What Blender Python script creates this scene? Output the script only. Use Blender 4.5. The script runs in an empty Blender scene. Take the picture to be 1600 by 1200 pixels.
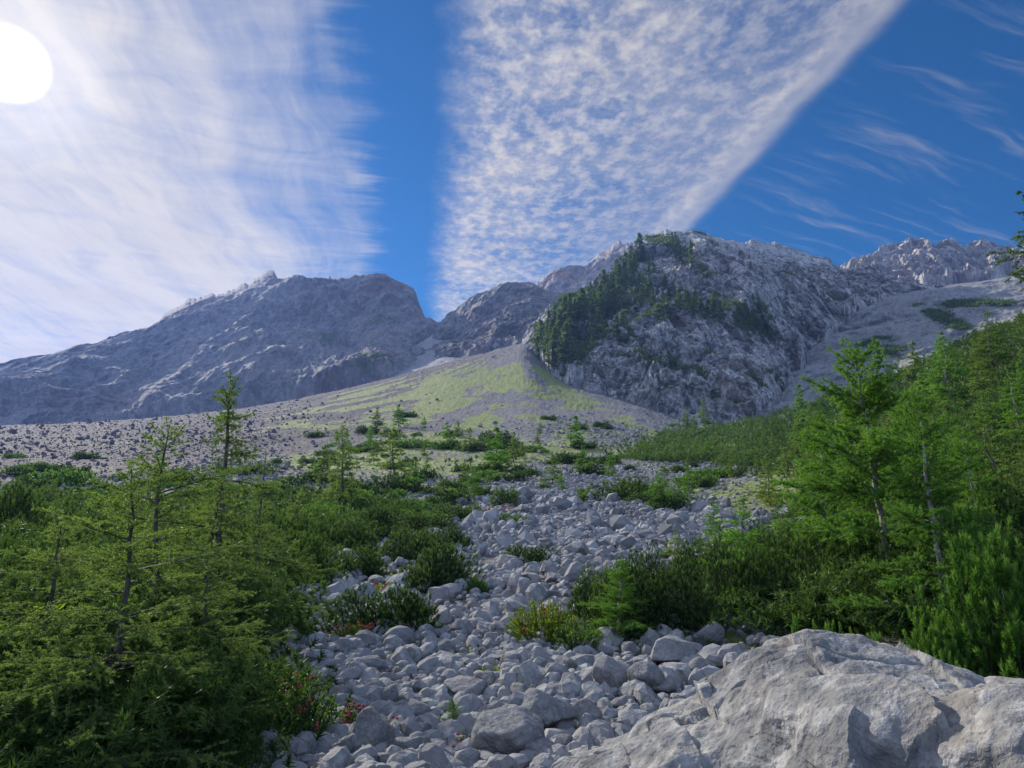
import bpy, math, random
import numpy as np
from mathutils import Vector
rad = math.radians
rng = np.random.default_rng(7); random.seed(7)
sc = bpy.context.scene
C = sc.collection

# ------------------------------------------------------------------ camera, sky, sun, exposure
FP, TH = 1101.0, rad(12.0)                       # focal length in photo pixels, upward tilt
cam = bpy.data.cameras.new('camera'); cam.lens = 36 * FP / 1600; cam.sensor_width = 36
cam.clip_start = 0.05; cam.clip_end = 20000
co = bpy.data.objects.new('camera', cam); C.objects.link(co)
co.location = (0, 0, 0); co.rotation_euler = (rad(90) + TH, 0, 0); sc.camera = co

def pdir(x, y):
    u = (np.asarray(x, float) - 800) / FP; v = (600 - np.asarray(y, float)) / FP
    return u, math.cos(TH) - v * math.sin(TH), math.sin(TH) + v * math.cos(TH)
def ptan(x, y):                                    # azimuth, tangent of elevation
    X, Y, Z = pdir(x, y)
    return np.arctan2(X, Y), Z / np.hypot(X, Y)
def P(x, y, r):
    a, t = ptan(x, y)
    return np.array([r * math.sin(a), r * math.cos(a), r * t])
def proj(X, Y, Z):
    f = Y * math.cos(TH) + Z * math.sin(TH); u = Z * math.cos(TH) - Y * math.sin(TH)
    f = np.maximum(f, 1e-3)
    return 800 + FP * X / f, 600 - FP * u / f

sx, sy, sz = pdir(12, 100)
SUN = Vector((float(sx), float(sy), float(sz))).normalized()
SUN_EL = math.asin(SUN.z); SUN_AZ = math.atan2(SUN.x, SUN.y)
sl = bpy.data.lights.new('sun', 'SUN'); sl.energy = 4.2; sl.angle = rad(0.6); sl.color = (1.0, 0.94, 0.85)
so = bpy.data.objects.new('sun', sl); C.objects.link(so)
so.rotation_euler = SUN.to_track_quat('Z', 'Y').to_euler()
sc.view_settings.view_transform = 'Standard'; sc.view_settings.look = 'None'
sc.view_settings.gamma = 1; sc.view_settings.exposure = 0.8

class NT:
    """small helper for wiring nodes"""
    def __init__(s, tree): s.t = tree; s.n = tree.nodes; s.l = tree.links
    def add(s, typ, **kw):
        n = s.n.new(typ)
        for k, v in kw.items(): setattr(n, k, v)
        return n
    def put(s, sock, v):
        if isinstance(v, bpy.types.NodeSocket): s.l.new(v, sock)
        else: sock.default_value = v
    def math(s, op, a, b=0.0, c=0.0, clamp=False):
        n = s.add('ShaderNodeMath', operation=op, use_clamp=clamp)
        s.put(n.inputs[0], a); s.put(n.inputs[1], b); s.put(n.inputs[2], c); return n.outputs[0]
    def vmath(s, op, a, b=(0, 0, 0), sc=1.0):
        n = s.add('ShaderNodeVectorMath', operation=op)
        s.put(n.inputs[0], a); s.put(n.inputs[1], b)
        if op == 'SCALE': s.put(n.inputs[3], sc)
        return n.outputs['Value'] if op in ('DOT_PRODUCT', 'LENGTH') else n.outputs[0]
    def comb(s, x, y, z=0.0):
        n = s.add('ShaderNodeCombineXYZ'); s.put(n.inputs[0], x); s.put(n.inputs[1], y); s.put(n.inputs[2], z); return n.outputs[0]
    def noise(s, vec, scale, detail=4.0, rough=0.5, dist=0.0, lac=2.0):
        n = s.add('ShaderNodeTexNoise'); s.put(n.inputs['Vector'], vec)
        for k, v in (('Scale', scale), ('Detail', detail), ('Roughness', rough), ('Distortion', dist), ('Lacunarity', lac)):
            s.put(n.inputs[k], v)
        return n.outputs['Fac']
    def voro(s, vec, scale, feature='F1', out='Distance', rnd=1.0):
        n = s.add('ShaderNodeTexVoronoi', feature=feature); s.put(n.inputs['Vector'], vec); s.put(n.inputs['Scale'], scale)
        s.put(n.inputs['Randomness'], rnd)
        return n.outputs[out]
    def smooth(s, x, a, b, lo=0.0, hi=1.0):
        n = s.add('ShaderNodeMapRange', interpolation_type='SMOOTHSTEP')
        s.put(n.inputs[0], x); s.put(n.inputs[1], a); s.put(n.inputs[2], b); s.put(n.inputs[3], lo); s.put(n.inputs[4], hi)
        return n.outputs[0]
    def mix(s, f, a, b, mode='MIX'):
        n = s.add('ShaderNodeMix', data_type='RGBA', blend_type=mode)
        s.put(n.inputs[0], f)
        for i, v in ((6, a), (7, b)):
            s.put(n.inputs[i], v if isinstance(v, bpy.types.NodeSocket) else (*v, 1.0)[:4])
        return n.outputs[2]
    def bump(s, h, strength, dist, normal=None):
        n = s.add('ShaderNodeBump'); s.put(n.inputs['Strength'], strength); s.put(n.inputs['Distance'], dist)
        s.put(n.inputs['Height'], h)
        if normal is not None: s.put(n.inputs['Normal'], normal)
        return n.outputs[0]

def build_world():
    w = bpy.data.worlds.new('World'); sc.world = w; w.use_nodes = True
    N = NT(w.node_tree); N.n.clear()
    out = N.add('ShaderNodeOutputWorld'); bg = N.add('ShaderNodeBackground')
    sky = N.add('ShaderNodeTexSky', sky_type='NISHITA'); sky.sun_disc = False
    sky.sun_elevation = SUN_EL; sky.sun_rotation = SUN_AZ; sky.altitude = 1600; sky.air_density = 1.0
    sky.dust_density = 0.3; sky.ozone_density = 3.0
    hs = N.add('ShaderNodeHueSaturation'); hs.inputs['Saturation'].default_value = 1.7; hs.inputs['Value'].default_value = 0.40
    N.l.new(sky.outputs[0], hs.inputs['Color'])
    d = N.add('ShaderNodeTexCoord').outputs['Generated']
    # the high cloud layer: a level sheet, addressed by where each view direction meets it
    sep = N.add('ShaderNodeSeparateXYZ'); N.l.new(d, sep.inputs[0])
    z = N.math('MAXIMUM', sep.outputs[2], 0.03)
    qx = N.math('DIVIDE', sep.outputs[0], z); qy = N.math('DIVIDE', sep.outputs[1], z)
    az = math.atan2(*[float(v) for v in pdir(640, 834)[:2]])
    ca, sa = math.cos(az), math.sin(az)
    a = N.math('SUBTRACT', N.math('MULTIPLY', qx, ca), N.math('MULTIPLY', qy, sa))      # across the bands
    b = N.math('ADD', N.math('MULTIPLY', qx, sa), N.math('MULTIPLY', qy, ca))           # along them
    q = N.comb(a, b)
    wob = N.math('SUBTRACT', N.noise(q, 1.3, 3, 0.5), 0.5)
    wob2 = N.math('SUBTRACT', N.noise(q, 9, 4, 0.6), 0.5)
    # left bank of cirrostratus
    edge = N.math('ADD', a, N.math('ADD', N.math('MULTIPLY', wob, 0.22), N.math('MULTIPLY', N.math('SUBTRACT', N.noise(N.comb(a, N.math('MULTIPLY', b, 5.0)), 2.5, 5, 0.6, 0.2), 0.5), 0.30)))
    L = N.smooth(edge, CL1, CL0)
    str1 = N.noise(N.comb(N.math('MULTIPLY', N.math('ADD', a, N.math('MULTIPLY', wob, 0.35)), 5.0), N.math('MULTIPLY', b, 0.9)), 1.6, 7, 0.62, 0.35)
    str2 = N.noise(N.comb(N.math('MULTIPLY', a, 0.9), N.math('MULTIPLY', N.math('ADD', b, wob), 3.0)), 1.3, 6, 0.6, 0.6)
    ls = N.math('ADD', N.math('MULTIPLY', N.smooth(str1, 0.28, 0.72), 0.5), N.math('MULTIPLY', N.smooth(str2, 0.25, 0.75), 0.5))
    ledge = N.smooth(edge, CL1, CL1 - 0.75)                                            # thins out towards its edge
    Lm = N.math('MULTIPLY', L, N.math('ADD', N.math('MULTIPLY', ledge, 0.66), N.math('MULTIPLY', ls, 0.58)), clamp=True)
    # middle fan of altocumulus
    eC = N.math('ADD', a, N.math('ADD', N.math('MULTIPLY', wob, 0.16), N.math('MULTIPLY', wob2, 0.10)))
    c1 = N.smooth(eC, CC0 - 0.05, CC0 + 0.10)
    eD = N.math('ADD', a, N.math('ADD', N.math('MULTIPLY', wob2, 0.035), N.math('MULTIPLY', N.math('SUBTRACT', N.noise(q, 2.0, 2, 0.5), 0.5), 0.05)))
    c2 = N.smooth(eD, CC1 + 0.012, CC1 - 0.07)
    cell = N.noise(N.comb(a, N.math('MULTIPLY', b, 0.75)), 22, 5, 0.58, 0.12)
    cell2 = N.noise(q, 58, 3, 0.55, 0.1)
    big = N.noise(q, 3.2, 3, 0.5, 0.4)
    thin = N.noise(N.comb(N.math('MULTIPLY', a, 4), b), 1.5, 5, 0.6, 0.5)
    cs = N.math('ADD', N.math('MULTIPLY', N.smooth(cell, 0.38, 0.68), 0.50), N.math('MULTIPLY', N.smooth(cell2, 0.35, 0.7), 0.14))
    cs = N.math('ADD', cs, N.math('MULTIPLY', N.smooth(big, 0.3, 0.7), 0.36))
    rightfade = N.smooth(a, CC1 - 0.6, CC1 - 0.15, 1.0, 0.55)
    ridge = N.math('MULTIPLY', N.smooth(eD, CC1 - 0.13, CC1 - 0.01), N.math('ADD', 0.15, N.math('MULTIPLY', thin, 0.5)))
    Cm = N.math('MULTIPLY', N.math('MULTIPLY', c1, c2), N.math('ADD', N.math('MULTIPLY', cs, rightfade), N.math('ADD', ridge, 0.12)), clamp=True)
    # faint wisps in the blue on the right
    ang = rad(20)
    wa = N.math('ADD', N.math('MULTIPLY', a, math.cos(ang)), N.math('MULTIPLY', b, math.sin(ang)))
    wb = N.math('SUBTRACT', N.math('MULTIPLY', b, math.cos(ang)), N.math('MULTIPLY', a, math.sin(ang)))
    wis = N.noise(N.comb(N.math('MULTIPLY', wa, 0.9), N.math('MULTIPLY', N.math('ADD', wb, N.math('MULTIPLY', wob, 0.25)), 9.0)), 1.6, 6, 0.6, 0.1)
    Rm = N.math('MULTIPLY', N.math('MULTIPLY', N.smooth(wis, 0.5, 0.8), N.smooth(a, CC1 - 0.1, CC1 + 0.3)), 0.30)
    # added fill: patchy blue-white brightness behind the viewer, lifts the shaded faces ahead
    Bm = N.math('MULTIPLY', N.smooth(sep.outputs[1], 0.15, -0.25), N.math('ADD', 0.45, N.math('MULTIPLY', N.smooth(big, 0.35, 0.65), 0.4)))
    # the sharp bright streamer along the right edge of the fan
    eS = N.math('SUBTRACT', eD, CC1 - 0.005)
    Sm = N.math('MULTIPLY', N.math('POWER', 2.718, N.math('MULTIPLY', N.math('MULTIPLY', eS, eS), -1800.0)), N.math('ADD', 0.08, N.math('MULTIPLY', thin, 0.6)))
    m = N.math('MAXIMUM', N.math('MAXIMUM', Lm, N.math('ADD', Cm, Sm, clamp=True)), Rm, clamp=True)
    # low thin band in the gap between the mountains
    el = sep.outputs[2]
    # brightness of cloud rises towards the sun shining through it
    cosang = N.vmath('DOT_PRODUCT', d, tuple(SUN))
    near = N.math('POWER', N.math('MAXIMUM', cosang, 0.0), 7.0)
    near2 = N.math('POWER', N.math('MAXIMUM', cosang, 0.0), 120.0)
    lum = N.math('ADD', 2.85, N.math('ADD', N.math('MULTIPLY', near, 0.25), N.math('MULTIPLY', near2, 0.3)))

    tone = N.math('ADD', 0.72, N.math('MULTIPLY', N.noise(q, 2.2, 5, 0.6, 0.4), 0.32))
    tone = N.math('ADD', tone, N.math('MULTIPLY', str1, 0.26))
    lum = N.math('MULTIPLY', lum, tone)
    cc = N.add('ShaderNodeVectorMath', operation='SCALE'); cc.inputs[0].default_value = (1.08, 1.01, 0.92); N.l.new(lum, cc.inputs[3])
    col = N.mix(m, hs.outputs[0], cc.outputs[0])
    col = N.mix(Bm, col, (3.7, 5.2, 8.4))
    # the veiled disc of the sun
    disc = N.smooth(cosang, math.cos(rad(2.5)), math.cos(rad(1.0)))
    glow = N.math('MULTIPLY', N.smooth(cosang, math.cos(rad(7)), math.cos(rad(2.0))), 0.75)
    ds = N.math('ADD', N.math('MULTIPLY', disc, 9.0), glow)
    dc = N.add('ShaderNodeVectorMath', operation='SCALE'); dc.inputs[0].default_value = (1, 0.96, 0.9); N.l.new(ds, dc.inputs[3])
    addn = N.vmath('ADD', col, dc.outputs[0])
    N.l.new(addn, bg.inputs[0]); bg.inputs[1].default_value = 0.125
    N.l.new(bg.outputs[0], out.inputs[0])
def band(x, y):                                   # across-coordinate of a photo point on the cloud layer
    X, Y, Z = [float(v) for v in pdir(x, y)]
    az = math.atan2(*[float(v) for v in pdir(640, 834)[:2]])
    return X / Z * math.cos(az) - Y / Z * math.sin(az)
CL0, CL1 = band(500, 150), band(590, 150)
CC0, CC1 = band(712, 150), band(1262, 150)
build_world()
sc.cycles.use_denoising = True
sc.cycles.max_bounces = 6; sc.cycles.diffuse_bounces = 3; sc.cycles.glossy_bounces = 2; sc.cycles.transmission_bounces = 4
sc.cycles.volume_bounces = 0; sc.cycles.transparent_max_bounces = 4
sc.cycles.caustics_reflective = False; sc.cycles.caustics_refractive = False

# ------------------------------------------------------------------ noise
_perm = np.random.default_rng(3).permutation(256); _perm = np.concatenate([_perm, _perm]).astype(np.int32)
_g = np.random.default_rng(4).normal(size=(256, 3)); _g /= np.linalg.norm(_g, axis=1)[:, None]; _g = _g.astype(np.float32)
def pn(p):
    p = np.asarray(p, np.float32)
    i = np.floor(p).astype(np.int32); f = p - i; i &= 255
    u = f * f * f * (f * (f * 6 - 15) + 10)
    out = 0
    for dx in (0, 1):
        wx = u[..., 0] if dx else 1 - u[..., 0]
        hx = _perm[(i[..., 0] + dx) & 255]
        for dy in (0, 1):
            wy = u[..., 1] if dy else 1 - u[..., 1]
            hy = _perm[(hx + i[..., 1] + dy) & 255]
            for dz in (0, 1):
                wz = u[..., 2] if dz else 1 - u[..., 2]
                g = _g[_perm[(hy + i[..., 2] + dz) & 255]]
                dt = g[..., 0] * (f[..., 0] - dx) + g[..., 1] * (f[..., 1] - dy) + g[..., 2] * (f[..., 2] - dz)
                out = out + wx * wy * wz * dt
    return out * 1.6
def fbm(p, o=5, gain=0.5, ridged=False):
    p = np.asarray(p, np.float32); s = 0; a = 1.0; t = 0
    for k in range(o):
        n = pn(p)
        if ridged: n = 1 - 2 * np.abs(n)
        s = s + a * n; t += a; a *= gain; p = p * 2.03 + 17.3
    return s / t
def st(*a): return np.stack(np.broadcast_arrays(*a), -1)
def sstep(x, a, b):
    t = np.clip((x - a) / (b - a), 0, 1); return t * t * (3 - 2 * t)

# ------------------------------------------------------------------ mesh and object helpers
def mesh(name, V, F, attrs=None, smooth=True, mats=(), mi=None):
    """V (n,3), F list of (m,3)/(m,4) arrays or one; attrs: name -> per vertex float"""
    me = bpy.data.meshes.new(name)
    Fs = F if isinstance(F, list) else [F]
    V = np.ascontiguousarray(V, np.float32)
    loops = np.concatenate([f.ravel() for f in Fs]).astype(np.int32)
    sizes = np.concatenate([np.full(len(f), f.shape[1]) for f in Fs]).astype(np.int32)
    starts = np.concatenate([[0], np.cumsum(sizes)[:-1]]).astype(np.int32)
    me.vertices.add(len(V)); me.vertices.foreach_set('co', V.ravel())
    me.loops.add(len(loops)); me.loops.foreach_set('vertex_index', loops)
    me.polygons.add(len(sizes)); me.polygons.foreach_set('loop_start', starts)
    me.polygons.foreach_set('loop_total', sizes)
    for m in mats: me.materials.append(m)
    if mi is not None: me.polygons.foreach_set('material_index', np.asarray(mi, np.int32))
    me.polygons.foreach_set('use_smooth', np.full(len(sizes), smooth))
    for k, v in (attrs or {}).items():
        at = me.attributes.new(k, 'FLOAT', 'POINT'); at.data.foreach_set('value', np.ascontiguousarray(v, np.float32).ravel())
    me.update(calc_edges=True)
    return me
def link(name, me, parent=None, loc=None, rot=None, scale=None, **props):
    o = bpy.data.objects.new(name, me); C.objects.link(o)
    if parent: o.parent = parent
    if loc is not None: o.location = tuple(float(v) for v in loc)
    if rot is not None: o.rotation_euler = rot
    if scale is not None: o.scale = scale if hasattr(scale, '__len__') else (scale,) * 3
    for k, v in props.items(): o[k] = v
    return o
def gridF(nu, nv):
    i = np.arange(nu * nv).reshape(nu, nv)
    return np.stack([i[:-1, :-1], i[1:, :-1], i[1:, 1:], i[:-1, 1:]], -1).reshape(-1, 4)

# ------------------------------------------------------------------ materials
def new_mat(name):
    m = bpy.data.materials.new(name); m.use_nodes = True
    N = NT(m.node_tree); b = N.n['Principled BSDF']; b.inputs['Roughness'].default_value = 0.9
    b.inputs['Specular IOR Level'].default_value = 0.2
    return m, N, b
def attr(N, name):
    n = N.add('ShaderNodeAttribute', attribute_name=name); return n.outputs['Fac']

def rock_mat(name, c1, c2, c3, scale=1.0, bump=0.5, dist=0.05, veg=False, crack=0.5, rust=0.0, vegc=((0.035, 0.055, 0.022), (0.075, 0.10, 0.035)), obj=False, aniso=(1, 1, 1), rustc=(0.30, 0.17, 0.12), ckb=0.35):
    m, N, b = new_mat(name)
    tc = N.add('ShaderNodeTexCoord')
    p = tc.outputs['Object']
    if obj:
        oi = N.add('ShaderNodeObjectInfo'); p = N.vmath('ADD', p, N.comb(N.math('MULTIPLY', oi.outputs['Random'], 53), 0, 0))
    p = N.vmath('MULTIPLY', p, tuple(scale * a for a in aniso))
    n1 = N.noise(p, 0.6, 5, 0.6, 0.3); n2 = N.noise(p, 3.5, 6, 0.66, 0.4 if ckb > 0.2 else 0.1); n3 = N.noise(p, 16, 3, 0.65)
    pd = N.vmath('ADD', p, N.comb(N.math('MULTIPLY', n2, 0.9), N.math('MULTIPLY', n1, 0.7), N.math('MULTIPLY', n2, 0.5)))
    ck = N.voro(pd, 1.3, 'DISTANCE_TO_EDGE'); ck2 = N.voro(pd, 4.5, 'DISTANCE_TO_EDGE')
    crk = N.math('MULTIPLY', N.smooth(ck, 0.0, 0.07), N.smooth(ck2, 0.0, 0.10, 0.55, 1.0))
    col = N.mix(N.smooth(n1, 0.3, 0.7), c1, c2)
    col = N.mix(N.smooth(n2, 0.42, 0.75), col, c3)
    dk = N.mix(0.75, col, (0.05, 0.05, 0.05))
    col = N.mix(N.math('MULTIPLY', N.math('SUBTRACT', 1.0, crk), crack), col, dk)
    spot = N.smooth(N.noise(p, 9, 3, 0.5, 1.0), 0.62, 0.72)
    col = N.mix(N.math('MULTIPLY', spot, 0.45), col, tuple(v * 0.35 for v in c1))
    if rust: col = N.mix(N.math('MULTIPLY', N.smooth(N.noise(p, 0.35, 4, 0.6, 1.0), 0.48, 0.66), rust), col, rustc)
    if veg:
        a = attr(N, 'veg'); g = N.mix(N.smooth(n3, 0.35, 0.65), *vegc)
        a2 = N.smooth(N.math('ADD', a, N.math('MULTIPLY', N.math('SUBTRACT', n2, 0.5), 0.9)), 0.42, 0.62)
        col = N.mix(a2, col, g)
    N.l.new(col, b.inputs['Base Color'])
    h = N.math('ADD', N.math('MULTIPLY', n2, 1.0), N.math('ADD', N.math('MULTIPLY', n3, 0.28), N.math('MULTIPLY', crk, ckb)))
    N.l.new(N.bump(h, bump, dist), b.inputs['Normal'])
    return m

def leaf_mat(name, dark, light, trans=0.45, tipc=None, gloss=0.07, rnd=0.35):
    m, N, b = new_mat(name)
    oi = N.add('ShaderNodeObjectInfo'); t = attr(N, 'tint')
    f = N.math('ADD', N.math('MULTIPLY', t, 0.8), N.math('MULTIPLY', N.math('SUBTRACT', oi.outputs['Random'], 0.5), rnd), clamp=True)
    col = N.mix(f, dark, light)
    b.inputs['Roughness'].default_value = 0.5; b.inputs['Specular IOR Level'].default_value = gloss
    N.l.new(col, b.inputs['Base Color'])
    tr = N.add('ShaderNodeBsdfTranslucent'); tcol = N.mix(1.0, col, (1.25, 1.35, 0.55), 'MULTIPLY'); N.l.new(tcol, tr.inputs[0])
    ms = N.add('ShaderNodeMixShader'); ms.inputs[0].default_value = trans
    N.l.new(b.outputs[0], ms.inputs[1]); N.l.new(tr.outputs[0], ms.inputs[2])
    N.l.new(ms.outputs[0], N.n['Material Output'].inputs[0])
    return m
def bark_mat(name, c1, c2, scale=6):
    m, N, b = new_mat(name); tc = N.add('ShaderNodeTexCoord').outputs['Object']
    n = N.noise(N.vmath('MULTIPLY', tc, (1, 1, 0.35)), scale * 3, 5, 0.6, 0.3)
    N.l.new(N.mix(N.smooth(n, 0.35, 0.65), c1, c2), b.inputs['Base Color'])
    N.l.new(N.bump(n, 0.6, 0.02), b.inputs['Normal'])
    return m

LIME = ((0.15, 0.15, 0.155), (0.235, 0.232, 0.228), (0.34, 0.335, 0.32))
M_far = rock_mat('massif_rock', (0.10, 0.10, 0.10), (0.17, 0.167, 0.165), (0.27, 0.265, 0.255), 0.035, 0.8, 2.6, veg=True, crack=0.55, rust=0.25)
M_red = rock_mat('red_rock', (0.24, 0.22, 0.21), (0.30, 0.28, 0.27), (0.36, 0.35, 0.33), 0.035, 0.8, 2.6, veg=True, crack=0.5, rust=0.85)
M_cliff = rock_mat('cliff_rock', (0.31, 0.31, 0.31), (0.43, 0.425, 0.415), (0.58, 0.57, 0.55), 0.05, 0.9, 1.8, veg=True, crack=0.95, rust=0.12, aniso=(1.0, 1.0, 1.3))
M_peak = rock_mat('peak_rock', (0.30, 0.28, 0.26), (0.40, 0.37, 0.34), (0.48, 0.45, 0.42), 0.03, 0.8, 2.6, veg=True, crack=0.4)
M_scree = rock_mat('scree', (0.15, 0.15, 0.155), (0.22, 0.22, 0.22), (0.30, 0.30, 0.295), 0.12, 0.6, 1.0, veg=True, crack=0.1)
M_boulder = rock_mat('boulder_rock', *LIME, 1.3, 0.8, 0.06, crack=0.12, rust=0.12, obj=True, ckb=0.08)
M_hero = rock_mat('great_boulder_rock', (0.10, 0.10, 0.10), (0.20, 0.198, 0.19), (0.36, 0.35, 0.33), 2.2, 1.0, 0.035, crack=0.0, ckb=0.0, rust=0.22, rustc=(0.34, 0.27, 0.19))
M_bark = bark_mat('larch_bark', (0.035, 0.028, 0.022), (0.10, 0.085, 0.07))
M_pale = bark_mat('pale_bark', (0.10, 0.085, 0.07), (0.36, 0.34, 0.31), 3)
M_dead = bark_mat('dead_wood', (0.12, 0.10, 0.09), (0.30, 0.27, 0.24))
M_larch = leaf_mat('larch_needles', (0.070, 0.125, 0.032), (0.225, 0.305, 0.09), 0.5)
M_larch2 = leaf_mat('bright_larch_needles', (0.075, 0.160, 0.025), (0.18, 0.34, 0.06), 0.5)
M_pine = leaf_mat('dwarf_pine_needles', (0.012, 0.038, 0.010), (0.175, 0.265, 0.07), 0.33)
M_pine2 = leaf_mat('bright_pine_needles', (0.040, 0.100, 0.018), (0.18, 0.32, 0.06), 0.4)
M_spruce = leaf_mat('cliff_tree_needles', (0.06, 0.10, 0.04), (0.17, 0.24, 0.09), 0.38)
M_leaf = leaf_mat('shrub_leaves', (0.05, 0.11, 0.018), (0.14, 0.24, 0.04), 0.45, gloss=0.5)
M_yel = leaf_mat('yellow_green_leaves', (0.09, 0.14, 0.02), (0.25, 0.29, 0.045), 0.5)
M_grass = leaf_mat('grass_blades', (0.10, 0.15, 0.03), (0.24, 0.28, 0.07), 0.4)
M_pink = leaf_mat('pink_petals', (0.30, 0.04, 0.05), (0.50, 0.11, 0.11), 0.3)

# ------------------------------------------------------------------ ground: contours of equal distance traced from the photograph
RS = np.array([1.0, 3, 5, 8, 12, 20, 35, 60, 100, 160, 240, 340, 450])
CONT = {   # photo x : photo rows of the ground at each of those distances
 -300: [2600, 1574, 1267, 1100, 1000, 906, 850, 802, 762, 728, 703, 684, 672],
    0: [2600, 1574, 1267, 1103, 1001, 905, 845, 795, 752, 718, 694, 676, 664],
  200: [2600, 1574, 1268, 1105, 1002, 904, 841, 791, 747, 711, 685, 666, 655],
  400: [2600, 1574, 1269, 1106, 1002, 903, 838, 786, 739, 700, 669, 648, 634],
  600: [2600, 1574, 1269, 1106, 1002, 903, 836, 783, 732, 688, 650, 618, 590],
  700: [2600, 1574, 1269, 1106, 1002, 903, 835, 781, 730, 685, 643, 601, 561],
  825: [2600, 1574, 1269, 1106, 1002, 903, 834, 779, 728, 682, 638, 584, 526],
  880: [2600, 1574, 1269, 1106, 1002, 903, 834, 778, 728, 683, 644, 605, 580],
 1000: [2600, 1574, 1269, 1106, 1002, 903, 834, 777, 730, 692, 660, 632, 626],
 1090: [2600, 1574, 1269, 1106, 1002, 901, 832, 777, 733, 699, 676, 664, 660],
 1200: [2600, 1574, 1269, 1104, 1000, 898, 827, 769, 722, 690, 662, 652, 650],
 1300: [2600, 1574, 1269, 1100,  996, 892, 813, 745, 690, 648, 620, 612, 612],
 1400: [2600, 1574, 1267, 1096,  990, 884, 797, 715, 645, 600, 584, 580, 580],
 1500: [2600, 1574, 1265, 1090,  980, 872, 778, 680, 595, 538, 528, 524, 524],
 1600: [2600, 1570, 1260, 1080,  968, 858, 750, 640, 545, 500, 492, 490, 490],
 1900: [2600, 1560, 1240, 1050,  930, 800, 670, 540, 450, 420, 410, 410, 410]}
RSIL = {-300: 450, 600: 450, 825: 452, 880: 450, 1000: 345, 1090: 330, 1200: 300, 1300: 230, 1400: 190, 1500: 165, 1600: 160, 1900: 160}
LR = np.linspace(0, math.log(460), 260)             # log distance samples
_az = np.linspace(rad(-60), rad(60), 481)
def _build_table():
    rows = []
    xs = sorted(CONT)
    for k, r in enumerate(RS):
        a, t = ptan(xs, [CONT[x][k] for x in xs])
        rows.append(np.interp(_az, a, t))
    rows = np.array(rows)                            # (nr, naz)
    rows[0] = -1.72 / 1.0
    T = np.array([np.interp(LR, np.log(RS), rows[:, j]) for j in range(len(_az))]).T
    def blur(A, n, ax):
        k = np.hanning(n + 2)[1:-1]; k /= k.sum(); pad = [(0, 0), (0, 0)]; pad[ax] = (n // 2, n // 2)
        return np.apply_along_axis(lambda v: np.convolve(v, k, 'valid'), ax, np.pad(A, pad, 'edge'))
    Z = T * np.exp(LR)[:, None]
    T2 = blur(T, 17, 0); w = sstep(LR, math.log(4), math.log(7))[:, None]
    T = T * (1 - w) + T2 * w
    T[LR < math.log(3)] = np.linspace(-1.72, -1.72, (LR < math.log(3)).sum())[:, None] / np.exp(LR[LR < math.log(3)])[:, None]
    return blur(T, 9, 1)
TT = _build_table()
def base_T(a, r):
    lr = np.log(np.clip(r, 1.0, 455)); fi = np.clip(lr / LR[-1] * (len(LR) - 1), 0, len(LR) - 1.001)
    fj = np.clip((a - _az[0]) / (_az[-1] - _az[0]) * (len(_az) - 1), 0, len(_az) - 1.001)
    i = fi.astype(int); j = fj.astype(int); u = fi - i; v = fj - j
    return (TT[i, j] * (1 - u) + TT[i + 1, j] * u) * (1 - v) + (TT[i, j + 1] * (1 - u) + TT[i + 1, j + 1] * u) * v
_sa = np.array([float(ptan(x, 600)[0]) for x in sorted(RSIL)]); _sr = np.array([RSIL[x] for x in sorted(RSIL)])
def ground_z(X, Y, bumps=True):
    X = np.asarray(X, float); Y = np.asarray(Y, float)
    r = np.maximum(np.hypot(X, Y), 0.3); a = np.arctan2(X, Y)
    rs = np.interp(a, _sa, _sr); rc = np.minimum(r, rs)
    z = np.where(rc < 3, -1.72, rc * base_T(a, np.maximum(rc, 3)))
    z = z - np.maximum(r - rs, 0) * 0.12
    w = sstep(np.abs(a), rad(55), rad(95))
    z = z * (1 - w) + w * (-1.72 - 0.06 * np.minimum(r, 900))
    if bumps:
        q = st(X, Y, 0 * X)
        z = z + 0.10 * np.clip(r / 8, 0.3, 1) * fbm(q * 0.45, 3) * sstep(r, 1, 6) + 0.0035 * r * fbm(q * 0.05, 4) * sstep(r, 15, 60)
        z = z + 0.004 * np.clip(r, 10, 120) * fbm(q * 0.35 + 9, 3) * sstep(r, 15, 50)
    return z
def ground_at(x, y):
    """where the sight line through photo point (x, y) meets the ground"""
    a, t = ptan(x, y); a = float(a); t = float(t)
    r = np.exp(LR); col = base_T(np.full_like(r, a), r); col = np.maximum.accumulate(col)
    rr = float(np.interp(t, col[LR > 1.0], r[LR > 1.0]))
    rr = min(rr, float(np.interp(a, _sa, _sr)) - 1)
    X, Y = rr * math.sin(a), rr * math.cos(a)
    return np.array([X, Y, float(ground_z(X, Y))]), rr

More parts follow.
